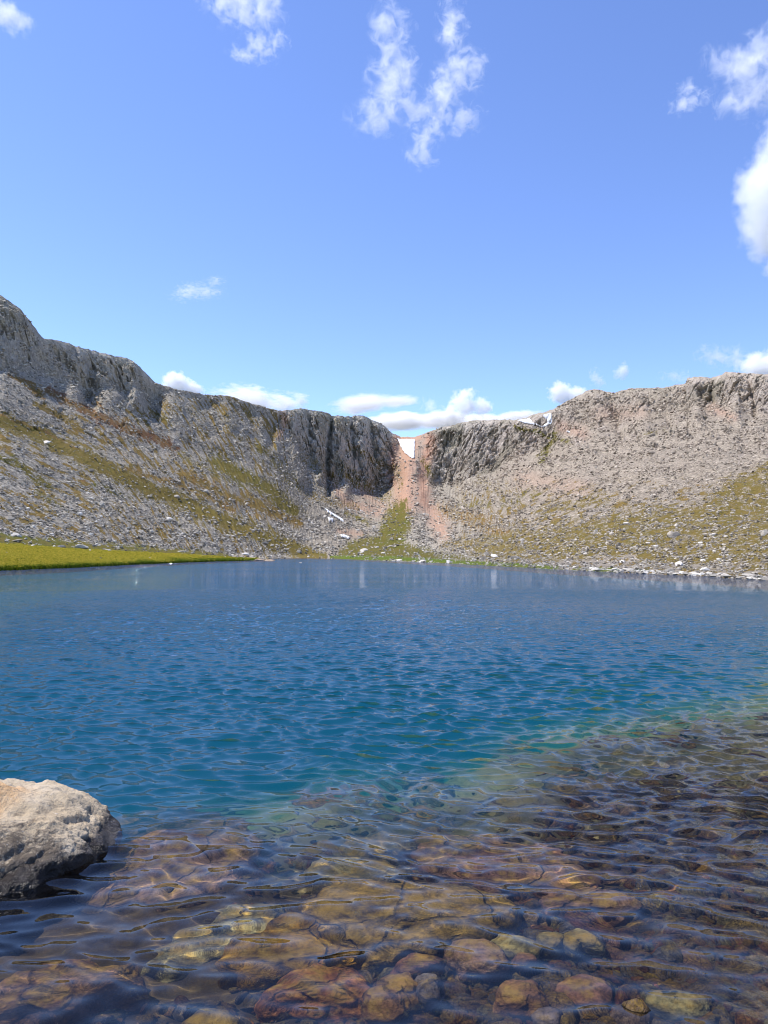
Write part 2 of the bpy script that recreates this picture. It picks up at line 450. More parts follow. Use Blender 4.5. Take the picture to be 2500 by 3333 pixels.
RIDGES = [ # polyline, half width px, metres towards (+) or away from (-) the lake
 ([(60,1020),(160,1150),(255,1275)], 26, 9), ([(150,1110),(215,1200),(300,1310)], 22, -11),
 ([(300,1160),(290,1260)], 22, -9), ([(350,1165),(365,1290)], 40, 8), ([(425,1175),(440,1310)], 22, 14), ([(500,1245),(500,1340)], 26, -12),
 ([(560,1270),(590,1400)], 30, 5), ([(660,1290),(700,1400)], 22, -7), ([(730,1295),(760,1380)], 24, 6), ([(810,1310),(840,1420)], 25, -6),
 ([(905,1340),(880,1440)], 18, -8), ([(960,1340),(955,1450),(985,1560)], 18, 11), ([(1005,1345),(1010,1440)], 9, -6), ([(1040,1345),(1035,1450),(1045,1560)], 16, 12),
 ([(1077,1355),(1066,1500),(1072,1600)], 9, -22), ([(1110,1360),(1105,1470),(1130,1600)], 16, 12), ([(1143,1360),(1150,1480)], 7, -12), ([(1175,1358),(1180,1450),(1200,1570)], 15, 12),
 ([(1208,1370),(1218,1480)], 7, -12), ([(1238,1385),(1245,1470)], 14, 8), 
 ([(1330,1425),(1325,1480)], 22, -5), ([(1320,1520),(1318,1600),(1300,1700)], 48, 10),
 ([(1440,1400),(1420,1480),(1400,1600)], 28, 16), ([(1500,1385),(1480,1500),(1480,1610)], 20, -8), ([(1540,1380),(1540,1480),(1530,1600)], 24, 9),
 ([(1620,1380),(1610,1540)], 18, -8), ([(1680,1400),(1700,1500)], 26, 9), ([(1770,1350),(1800,1470)], 30, -14), ([(1850,1310),(1880,1420)], 24, 7),
 ([(1935,1270),(1950,1400)], 30, 9), ([(1995,1280),(2020,1420)], 16, -9), ([(2080,1270),(2100,1400)], 26, 6), ([(2160,1262),(2180,1380)], 14, -6),
 ([(2260,1235),(2270,1380)], 20, 9), ([(2312,1232),(2320,1300)], 8, -9), ([(2390,1218),(2400,1360)], 22, 9), ([(2440,1222),(2455,1340)], 9, -7),
]
def build_terrain():
    NA, NR, NB, NU = 1500, 400, 26, 8
    core = np.linspace(be(-60, 1700)[0], be(2560, 1700)[0], NA-300)
    az = np.concatenate([np.linspace(math.radians(-62), core[0], 151)[:-1], core, np.linspace(core[-1], math.radians(62), 151)[1:]])
    NA = len(az)
    te1 = np.interp(az, _ca, _ct); te0 = np.interp(az, _sa, _st)
    pxa = np.interp(az, [be(x, 1700)[0] for x in range(-2600, 5001, 100)], range(-2600, 5001, 100))
    jit = 0.0016*fbm(pxa/22.0, pxa*0, oct=5, seed=2, gain=0.62)*sstep(-100, 60, pxa+200)
    r0 = -CAM_H/te0
    r0 = r0*(1 + 0.018*fbm(pxa/30.0, pxa*0+4, oct=4, seed=8))
    r1 = tX(CR_R, az); rf = tX(FT_R, az)
    tef = np.array([0.0]*NA)
    tefx = np.array([be(x, y)[1] for x, y in zip(TX, FT_Y)]); tef = np.interp(az, _ta, tefx)
    tecx = np.array([be(x, y)[1] for x, y in zip(TX, CB_Y)]); tec = np.interp(az, _ta, tecx)
    tec = tec + 0.004*fbm(pxa/160.0, pxa*0+2, oct=2, seed=41)
    tec = np.minimum(tec, te1-0.006)
    sl = np.tan(np.radians(tX(CB_S, az)))
    sl = sl*1.0
    z1 = CAM_H + te1*r1
    z1s = CAM_H + np.convolve(np.pad(te1, 60, 'edge'), np.ones(61)/61, 'same')[60:-60]*r1
    # cliff foot: r such that (z1 - zc)/(r1-rc)=slope and zc = tec*rc+H
    rc = (z1s - CAM_H - sl*r1)/(tec - sl)
    z1 = z1 + jit*r1
    rc = np.convolve(np.pad(rc, 20, 'edge'), np.ones(21)/21, 'same')[20:-20]
    rc = np.clip(rc, rf + 0.35*(r1-rf), r1-6)
    gw = np.exp(-np.abs((pxa-1336)/62.0)**2.2)
    zf = CAM_H + tef*rf
    rg = rf + 0.76*(r1-rf); zg = zf + 0.52*(z1-zf)
    zc = (CAM_H + tec*rc)*(1-gw) + zg*gw; rc = rc*(1-gw) + rg*gw
    rows_r = np.zeros((NU+NR+NB, NA)); rows_z = np.zeros_like(rows_r)
    meadow_w = 1 - sstep(780, 870, pxa)
    for j in range(NA):
        a, b = r0[j], rf[j]
        bank = 0.30*meadow_w[j] + 0.05
        midr = a + 0.45*(b-a)
        if meadow_w[j] > 0.01:
            ys = np.interp(pxa[j], [-600, 0, 253, 600, 800], [1735, 1769, 1789, 1804.5, 1816])
            mr = a + 0.62*(b-a); mz = CAM_H + mr*be(pxa[j], ys)[1]
            mz = max(mz, bank+0.1)
            w = meadow_w[j]; lin = 0.03 + (zf[j])*0.25
            cp = [(a, 0.0), (a+0.25, bank), (a+0.10*(mr-a), bank+0.22*(mz-bank)*1.0), (mr, mz*w + lin*(1-w)), (b, zf[j])]
        else:
            cp = [(a, 0.0), (a+0.6, 0.12), (a+0.12*(b-a), 0.12+0.08*zf[j]), (midr, zf[j]*0.40), (b, zf[j])]
        m1 = b + 0.30*(rc[j]-b); m2 = b + 0.65*(rc[j]-b); dz = zc[j]-zf[j]
        cp += [(m1, zf[j]+dz*0.20), (m2, zf[j]+dz*0.53), (rc[j], zc[j]),
               (rc[j]+0.85*(r1[j]-rc[j]), zc[j]+0.90*(z1[j]-zc[j])), (r1[j], z1[j])]
        cr = np.array(cp); rr = np.linspace(cr[0, 0], cr[-1, 0], 900)
        zz = np.interp(rr, cr[:, 0], cr[:, 1])
        k = 18; ker = np.ones(k)/k; zs = np.convolve(np.pad(zz, (k, k), 'edge'), ker, 'same')[k:-k]
        wsm = sstep(0.04, 0.12, np.linspace(0, 1, 900))*(1-sstep(0.95, 1.0, np.linspace(0, 1, 900)))
        zz = zz*(1-wsm) + zs*wsm
        te = np.maximum.accumulate((zz-CAM_H)/rr + np.linspace(0, 1e-6, 900))
        tt = np.linspace(te[0], te[-1], NR)
        rows_r[NU:NU+NR, j] = np.interp(tt, te, rr); rows_z[NU:NU+NR, j] = np.interp(tt, te, zz)
        q = np.linspace(1, 0, NU+1)[:-1]
        rows_r[:NU, j] = a - q*min(14, a*0.25); rows_z[:NU, j] = -q*3.0
        b_ = np.linspace(0, 1, NB+1)[1:]
        rows_r[NU+NR:, j] = r1[j] + 160*b_; rows_z[NU+NR:, j] = z1[j] - 70*b_**1.4
    A = np.broadcast_to(az, rows_r.shape)
    X = rows_r*np.sin(A); Y = rows_r*np.cos(A); Z = rows_z
    px, py = to_px(X, Y, Z)
    front = np.zeros(rows_r.shape); front[NU:NU+NR] = 1
    prow = np.zeros(rows_r.shape); prow[NU:NU+NR] = np.linspace(0, 1, NR)[:, None]; prow[NU+NR:] = 1
    land = sstep(1.5, 14, Z)                       # keeps the shore clean
    cliff = sstep(0, 1, (Z-(zc-14)[None, :]+16*fbm(A*22, Z/60, oct=4, seed=44))/34.0)*np.where(rows_r > r1[None, :]+1, 0, 1)
    topfade = 1-sstep(0.93, 1.0, prow)*0.85
    crag = np.interp(px, [-200, 60, 200, 280, 330, 490, 540, 860, 930, 1280, 1300, 1385, 1410, 1620, 1760, 1900, 2200, 2260, 2600],
                     [0.6, 0.5, 0.4, 0.8, 1, 1, 0.2, 0.2, 1, 1, 0.05, 0.05, 1, 1, 0.7, 0.35, 0.35, 0.8, 0.8])
    oc = sstep(0.12, 0.45, fbm(px/38, py/26, oct=5, seed=46, gain=0.6))*sstep(1560, 1440, py)*sstep(0, 40, py-np.interp(px, [-200, 0, 500, 1000, 1500, 1900, 2500], [900, 960, 1240, 1340, 1376, 1275, 1219]))
    oc = oc*np.maximum(sstep(1500, 1650, px), 0.55*sstep(1000, 850, px)*sstep(1480, 1400, py))
    cliff = cliff*np.clip(crag + 0.35*fbm(px/30, py/30, oct=4, seed=45), 0, 1)
    cliff = np.maximum(cliff, 0.75*oc*np.where(rows_r > r1[None, :]+1, 0, 1))
    # ridges and gullies
    push = np.zeros_like(X)
    wx = px + 9*fbm(px/40, py/40, oct=3, seed=61); wy = py + 9*fbm(px/40, py/40, oct=3, seed=62)
    for pts, w, amp in RIDGES:
        d = seg_dist(wx, wy, pts); push += amp*np.exp(-(d/w)**2)
    # big undulation, fluting on the cliffs, rubble on the slopes
    arc = A*900.0
    flute = ridged(arc/26 + 0.02*Z, Z/120, oct=5, seed=15, gain=0.55)
    rag = fbm(X/16, Y/16, Z/16, oct=5, seed=23, gain=0.6)
    blk = fbm(X/6, Y/6, Z/6, oct=4, seed=29, gain=0.65)
    blk2 = np.abs(fbm(X/22+5, Y/22, Z/34, oct=4, seed=27, gain=0.6))
    cenf = np.exp(-np.abs((px-1230)/330)**4)
    push += cliff*((0.6+3.2*cenf)*(flute-0.35) + 2.6*(ridged((Z+0.45*arc)/15+0.5*rag, (Z-0.3*arc)/70, oct=3, seed=47)-0.3) + 7.5*rag + 2.5*blk - 13*np.maximum(0.16-blk2, 0)/0.16*0.6 + 2.5*ridged(X/9, Y/9, Z/14, oct=3, seed=28))
    push = push*land*topfade*np.where(front > 0, 1, 0.4)
    scale = rows_r/600.0
    bump = land*(2.2*fbm(X/70, Y/70, oct=4, seed=33) + (1-cliff)*(0.9*fbm(X/14, Y/14, oct=4, seed=35, gain=0.6)))*topfade
    th = np.interp(px, [-500, 300, 900, 1250, 1400, 1700, 2600], [0.42, 0.45, 0.75, 1.45, 1.7, 2.55, 2.75])
    across = -px*np.sin(th) + py*np.cos(th); along = px*np.cos(th) + py*np.sin(th)
    streak = fbm(across/9, along/90, oct=4, seed=36)
    bump = bump + land*(1-cliff)*1.1*streak*topfade*scale*(1-0.75*np.exp(-((px-1320)/260)**2))
    low = (1-land)*sstep(0.25, 1.5, Z)*0.18*fbm(X/3.0, Y/3.0, oct=4, seed=37)
    Rn = rows_r - push*0.85
    X = Rn*np.sin(A); Y = Rn*np.cos(A); Z = Z + bump + low + push*0.25 + cliff*1.5*blk*topfade
    V = np.stack([X, Y, Z], -1)
    return V, A, rows_r, px, py, cliff, front, pxa, land

STROKES_G = [ # polyline, half width, strength, gold amount (0 green .. 1 brown)
 ([(-200,1300),(0,1367),(109,1410),(217,1459),(326,1513),(434,1567),(543,1611),(651,1660),(760,1708),(900,1763),(1020,1812)], 27, 1.0, 0.45),
 ([(-100,1345),(0,1352),(109,1395),(217,1445),(300,1490)], 10, 0.9, 0.95),
 ([(49,1226),(98,1253),(135,1285)], 12, 0.8, 0.9), ([(152,1269),(244,1318),(380,1383),(488,1421),(570,1459)], 15, 0.85, 1.15),
 ([(108,1312),(190,1350),(282,1405)], 12, 0.8, 0.75), ([(0,1486),(54,1502),(125,1562),(160,1580)], 13, 0.7, 0.25),
 ([(120,1600),(180,1640),(215,1660)], 8, 0.5, 0.2), ([(560,1690),(600,1710)], 14, 0.4, 0.1), ([(300,1575),(420,1620)], 12, 0.35, 0.2),
 ([(407,1529),(488,1551),(651,1600),(760,1660)], 9, 0.8, 0.9), ([(700,1502),(787,1551),(868,1589),(925,1640),(960,1665)], 24, 0.95, 0.3),
 ([(586,1540),(705,1594),(814,1643),(900,1676),(975,1705)], 15, 0.85, 0.85), ([(800,1612),(881,1655),(963,1695)], 18, 0.8, 0.8),
 ([(800,1712),(908,1755),(1017,1800),(1060,1815)], 10, 0.9, 0.3), ([(560,1459),(660,1520),(760,1570)], 12, 0.55, 0.4),
 ([(854,1460),(900,1510),(963,1580)], 28, 0.55, 0.35), ([(1153,1460),(1277,1536)], 20, 0.45, 0.3), ([(1000,1560),(1080,1600)], 18, 0.4, 0.4),
 ([(980,1490),(1090,1570)], 26, 0.5, 0.4), ([(1120,1540),(1250,1610)], 26, 0.55, 0.35), ([(1000,1610),(1150,1650)], 16, 0.5, 0.6), ([(1560,1560),(1640,1620)], 22, 0.35, 0.5), ([(620,1330),(680,1400)], 18, 0.4, 0.6), ([(290,1290),(420,1380)], 20, 0.4, 0.9), ([(1130,1670),(1200,1700)], 9, 0.7, 0.2), ([(1290,1520),(1300,1580)], 14, 0.4, 0.3), ([(1380,1500),(1400,1540)], 12, 0.6, 0.25),
 ([(1451,1661),(1540,1690),(1640,1742)], 30, 0.6, 0.9), ([(1451,1770),(1560,1760)], 18, 0.6, 0.6), ([(1500,1650),(1580,1640)], 14, 0.5, 0.35),
 ([(1763,1665),(1969,1622)], 20, 0.55, 0.5), ([(1763,1497),(1806,1410)], 14, 0.7, 0.1), ([(1680,1390),(1850,1440)], 9, 0.65, 0.15),
 ([(2080,1420),(2200,1390)], 9, 0.35, 0.2), ([(2440,1560),(2520,1500)], 16, 0.8, 0.5), ([(1640,1640),(1750,1600)], 18, 0.35, 0.2),
 ([(520,1350),(560,1380)], 12, 0.4, 0.4), ([(745,1370),(790,1440)], 22, 0.35, 0.6), ([(640,1440),(700,1470)], 12, 0.3, 0.4),
 ([(-300,1790),(0,1752),(200,1772),(400,1786),(600,1800),(750,1813)], 12, 1.0, 0.15),
]
POLY_G = [
 ([(1277,1634),(1321,1623),(1342,1688),(1321,1764),(1397,1786),(1451,1800),(1600,1830),(1125,1822),(1080,1815),(1125,1768),(1223,1732),(1250,1677)], 0.9, 0.10, 26),
 ([(1450,1790),(1600,1725),(1817,1698),(1980,1665),(2142,1649),(2278,1633),(2360,1546),(2700,1480),(2700,1850),(2088,1845),(1600,1834)], 0.74, 0.50, 40),
 ([(-900,1690),(0,1733),(200,1765),(400,1779),(600,1797),(830,1822),(800,1832),(0,1880),(-900,1920)], 1.0, 0.0, 6),
]
STROKES_GREEN = [([(1080,1815),(1300,1818),(1460,1829),(1800,1847),(1930,1853),(2110,1862)], 9, 1.0)]
STROKES_R = [([(1295,1422),(1330,1428),(1372,1420)], 16, 1.0), ([(1325,1440),(1322,1520),(1320,1600),(1315,1650)], 42, 1.0), ([(1400,1430),(1375,1540),(1378,1640)], 24, 1.0),
 ([(1290,1450),(1270,1540),(1290,1600)], 15, 0.8), ([(1370,1620),(1420,1680),(1440,1730)], 30, 0.8), ([(1080,1560),(1130,1640),(1230,1665)], 20, 0.6), ([(1180,1600),(1250,1650)], 20, 0.5),
 ([(915,1340),(925,1380),(905,1420)], 12, 0.6), ([(1830,1390),(1900,1410)], 20, 0.5), ([(1950,1350),(2080,1340)], 26, 0.3), ([(1700,1560),(1900,1590)], 30, 0.3), ([(1110,1730),(1180,1740)], 12, 0.5), ([(2320,1330),(2380,1360)], 16, 0.5)]

def paint(px, py, Z):
    wx = px + 7*fbm(px/14, py/14, oct=4, seed=51) + 10*fbm(px/60, py/60, oct=3, seed=52)
    wy = py + 5*fbm(px/14, py/14, oct=4, seed=53) + 7*fbm(px/60, py/60, oct=3, seed=54)
    g = np.zeros_like(px); gold = np.zeros_like(px) + 0.3; red = np.zeros_like(px)
    for pts, w, s, au in STROKES_G:
        m = np.clip(s*np.exp(-(seg_dist(wx, wy, pts)/w)**1.35*0.85)*1.25, 0, s)
        gold = np.where(m > g, au, gold); g = np.maximum(g, m)
    for poly, s, au, soft in POLY_G:
        m = s*sstep(-soft, soft, pdist(wx, wy, poly))
        gold = np.where(m > g, au, gold); g = np.maximum(g, m)
    for pts, w, s in STROKES_GREEN:
        m = s*np.exp(-(seg_dist(px, py, pts)/w)**2)
        gold = np.where(m > 0.45, -0.6, gold); g = np.maximum(g, m)
    for pts, w, s in STROKES_R:
        red = np.maximum(red, s*np.exp(-(seg_dist(wx, wy, pts)/w)**2))
    # pebbly right shore stays bare
    bare = np.maximum(np.exp(-(seg_dist(wx, wy, [(1840,1842),(2060,1820),(2050,1845)])/16)**2)*0.9, np.exp(-(seg_dist(px, py, [(2030,1862),(2300,1873),(2520,1884)])/9)**2))
    g = g*(1-bare)
    th = np.interp(px, [-500, 300, 900, 1250, 1400, 1700, 2600], [0.42, 0.45, 0.75, 1.45, 1.7, 2.55, 2.75])
    across = -px*np.sin(th) + py*np.cos(th); along = px*np.cos(th) + py*np.sin(th)
    st = fbm(across/7, along/45, oct=5, seed=71, gain=0.6); st2 = fbm(px/5, py/3.5, oct=4, seed=72, gain=0.65)
    tint = sstep(-0.25, 0.35, fbm(across/16, along/110, oct=4, seed=75)+0.25*st)*np.maximum(sstep(1330, 1420, py+0.15*px)*sstep(1010, 900, px), 1.0*sstep(1400, 1560, px)*sstep(1500, 1650, py))
    gold = np.where(g < 0.3*tint, 0.75, gold); g = np.maximum(g, 0.80*tint)
    g = np.clip(g + (0.75*st + 0.7*st2)*sstep(0.02, 0.3, g)*(1.1-0.40*g), 0, 1)
    gold = gold + 0.45*st
    meadow = sstep(-5, 5, pdist(wx, wy*0.4+py*0.6, [(-1200,1700),(0,1769),(253,1788),(600,1804.5),(840,1819),(840,1830),(0,1880),(-1200,1990)]))
    g = np.maximum(g, meadow)
    warm = 0.58*sstep(1350, 1750, px)*(1-0.25*sstep(1600, 1800, py)) + 0.35*np.exp(-((px-1150)/150)**2)*sstep(1560, 1640, py)
    return g, gold, red, meadow, warm

def mat_terrain():
    t = NT('mountain_ground')
    p = t.pos()
    grass = t.attr('grass'); gold = t.attr('gold'); red = t.attr('red'); warm = t.attr('warm'); cliff = t.attr('cliff'); mead = t.attr('meadow')
    nA = t.noise(p, 0.018, 6, 0.6); nB = t.noise(p, 0.16, 8, 0.68); nC = t.noise(p, 0.9, 6, 0.7); nD = t.noise(p, 0.05, 6, 0.62)
    nBv = t.noise(t.vscale(p, (1, 1, 0.7)), 0.20, 8, 0.72, 0.5)
    v1 = t.voro(p, 0.75, out=1); v2 = t.voro(p, 0.75, 'DISTANCE_TO_EDGE')
    vs = t.n('SeparateColor'); t.l(v1, vs.inputs[0]); vr = vs.outputs[0]
    grey = t.ramp(nC, [(0.28, (0.10, 0.09, 0.07)), (0.44, (0.24, 0.218, 0.178)), (0.60, (0.37, 0.34, 0.285)), (0.78, (0.52, 0.48, 0.41))])
    tan = t.ramp(nC, [(0.28, (0.10, 0.075, 0.052)), (0.46, (0.25, 0.20, 0.145)), (0.62, (0.37, 0.305, 0.235)), (0.78, (0.50, 0.435, 0.355))])
    rock = t.mix(warm, grey, tan)
    rock = t.mix(0.55, rock, t.mix(vr, (0.25, 0.24, 0.23), (0.95, 0.93, 0.9)), 'OVERLAY')
    # cliff rock: darker weathering and lichen
    ck = t.ramp(nBv, [(0.27, (0.08, 0.072, 0.058)), (0.37, (0.27, 0.245, 0.215)), (0.52, (0.44, 0.40, 0.335)), (0.72, (0.60, 0.55, 0.47))])
    ck = t.mix(t.math('MULTIPLY', warm, 0.75), ck, t.ramp(nBv, [(0.27, (0.11, 0.08, 0.06)), (0.38, (0.32, 0.235, 0.18)), (0.53, (0.50, 0.39, 0.315)), (0.74, (0.64, 0.54, 0.46))]))
    ck = t.mix(t.mapr(nA, 0.46, 0.62, 0, 0.55), ck, (0.13, 0.12, 0.06))
    rock = t.mix(cliff, rock, ck)
    rock = t.mix(t.math('MULTIPLY', red, t.mapr(nB, 0.3, 0.6, 0.65, 1.0)), rock, t.mix(nC, (0.36, 0.19, 0.12), (0.58, 0.37, 0.26)))
    gg = t.mix(t.mapr(gold, 0, 1, 0, 1), (0.105, 0.115, 0.018), (0.27, 0.165, 0.05))
    gg = t.mix(t.mapr(gold, 0.9, 1.15, 0, 1), gg, (0.21, 0.095, 0.055))
    gg = t.mix(t.mapr(gold, -0.6, 0, 1, 0), gg, (0.11, 0.19, 0.012))
    gg = t.mix(t.mapr(nD, 0.35, 0.65, 0, 0.6), gg, (0.19, 0.135, 0.035))
    gg = t.mix(t.mapr(nC, 0.45, 0.72, 0, 0.8), gg, (0.04, 0.045, 0.012))
    md = t.mix(t.noise(p, 0.25, 6, 0.65), (0.17, 0.20, 0.018), (0.50, 0.41, 0.06))
    md = t.mix(t.mapr(t.noise(p, 0.06, 5, 0.7), 0.5, 0.68, 0, 0.7), md, (0.36, 0.25, 0.09))
    gg = t.mix(mead, gg, md)
    edge = t.math('ADD', grass, t.math('MULTIPLY', t.math('SUBTRACT', nB, 0.5), 1.2))
    edge = t.math('ADD', edge, t.math('MULTIPLY', t.math('SUBTRACT', nC, 0.5), 0.9))
    gm = t.math('MULTIPLY', t.mapr(edge, 0.30, 0.78, 0, 1, True), t.mapr(grass, 0.08, 0.3, 0, 1))
    gm = t.math('MAXIMUM', gm, mead)
    c = t.mix(gm, rock, gg)
    sp = t.n('SeparateXYZ'); t.l(p, sp.inputs[0])
    c = t.mix(t.mapr(sp.outputs[2], -0.06, 0.0, 1, 0), c, t.mix(nB, (0.05, 0.045, 0.025), (0.12, 0.10, 0.055)))
    h = t.math('ADD', t.math('MULTIPLY', nC, 1.0), t.math('MULTIPLY', v2, 0.8))
    h = t.math('ADD', h, t.math('MULTIPLY', nB, 2.2))
    b = t.bump(h, 0.9, 0.9)
    t.bsdf(c, 0.92, b, 0.1)
    return t.m

V, TA, TR, TPX, TPY, TCL, TFR, TPXA, TLAND = build_terrain()
px_, py_ = to_px(V[..., 0], V[..., 1], V[..., 2])
TG, TGOLD, TRED, TMEAD, TWARM = paint(px_, py_, V[..., 2])
# grass does not hold on the steep faces as a lawn
M_TER = mat_terrain()
terrain = mesh_obj('terrain', V, grid_faces(V.shape[0], V.shape[1]), M_TER)
tag(terrain, kind='structure')
_q = grid_faces(V.shape[0], V.shape[1]); _gm = np.maximum(TG, (V[..., 2] < 0.8)).ravel()[_q].mean(1)
terrain.data.polygons.foreach_set('use_smooth', _gm > 0.55)
for nm, a in (('grass', TG), ('gold', TGOLD), ('red', TRED), ('meadow', TMEAD), ('warm', TWARM), ('cliff', TCL)):
    set_attr(terrain, nm, a.ravel())
BVH = BVHTree.FromPolygons([tuple(v) for v in V[:, ::1].reshape(-1, 3).tolist()], grid_faces(V.shape[0], V.shape[1]).tolist())
def hit(px, py):
    d = ray(px, py)
    loc, nor, idx, dist = BVH.ray_cast(Vector((0, 0, CAM_H)), d)
    return loc, nor
# ---------------------------------------------------------------- stones
_ICO = {}
def ico(sub):
    if sub not in _ICO:
        b = bmesh.new(); bmesh.ops.create_icosphere(b, subdivisions=sub, radius=1.0)
        v = np.array([x.co[:] for x in b.verts]); f = np.array([[y.index for y in x.verts] for x in b.faces]); b.free()
        _ICO[sub] = (v, f)
    return _ICO[sub]
def rock_shape(seed, sub=3, planes=9, rough=0.06, cut=(0.55, 0.95)):
    """unit rock: a sphere with planes sliced off it, then weathered"""
    v, f = ico(sub); v = v.copy(); rs = np.random.default_rng(seed)
    n = rs.normal(size=(planes, 3)); n /= np.linalg.norm(n, axis=1)[:, None]
    for k in range(planes):
        d = rs.uniform(*cut); h = v @ n[k]
        v -= np.outer(np.maximum(h-d, 0)*0.92, n[k])
    o = seed*3.7
    nn = v/np.linalg.norm(v, axis=1)[:, None]
    v += nn*(rough*1.6*fbm(v[:, 0]*1.4+o, v[:, 1]*1.4, v[:, 2]*1.4, oct=5, seed=seed))[:, None]
    return v, f
def spoly(poly, th):
    """radius of a closed outline (about its centroid) in direction th"""
    P = np.array(poly, float); c = P.mean(0); Q = P-c
    a = np.arctan2(Q[:, 1], Q[:, 0]); r = np.hypot(Q[:, 0], Q[:, 1]); o = np.argsort(a); a = a[o]; r = r[o]
    rr = np.interp(th, np.concatenate([a-2*np.pi, a, a+2*np.pi]), np.tile(r, 3))
    return c, rr
def slab(name, pix, depth, thick, mat, seed, tilt=(0, 0), e=0.55, sub=5, rough=1.0):
    """flat-topped stone whose top outline lies where the picture shows it through the water"""
    P = [wpr(x, y, depth) for x, y in pix]
    v, f = ico(sub)
    th = np.arctan2(v[:, 1], v[:, 0]); c, rr = spoly([(p.x, p.y) for p in P], th)
    rho = np.clip(np.hypot(v[:, 0], v[:, 1]), 0, 1)**e; w = np.sign(v[:, 2])*np.abs(v[:, 2])**0.75
    dx = rr*rho*np.cos(th); dy = rr*rho*np.sin(th)
    base = 1 + 0.10*(v[:, 2] < 0)*(-v[:, 2])
    x = dx*base; y = dy*base; z = thick/2*w + tilt[0]*dx + tilt[1]*dy
    s = rough*min(thick, 0.3)*0.8
    o = seed*5.1
    z += s*(0.22*fbm((x+o)*3.2, y*3.2, oct=5, seed=seed) + 0.10*ridged((x+o)*7, y*7, oct=3, seed=seed+4))*(w > -0.2)
    hx = 0.12*s*fbm((x+o)*7, y*7, z*7, oct=4, seed=seed+9)
    nrm = np.stack([np.cos(th), np.sin(th)], 1)
    x += nrm[:, 0]*hx*1.8; y += nrm[:, 1]*hx*1.8
    z = np.minimum(z, thick/2+0.05)
    ob = mesh_obj(name, np.stack([x, y, z-0*z], 1), f, mat)
    ob.location = (c[0], c[1], -depth-thick/2)
    ob.cycles.is_caustics_receiver = True
    return ob
def cr5(pts): return [(800+.5425*x, 2600+.5425*y) for x, y in pts]
def cr6(pts): return [(1600+.5425*x, 2400+.5425*y) for x, y in pts]
def cr4(pts): return [(.5425*x, 2450+.5425*y) for x, y in pts]
BR, RD, GR, OL = M_STONE
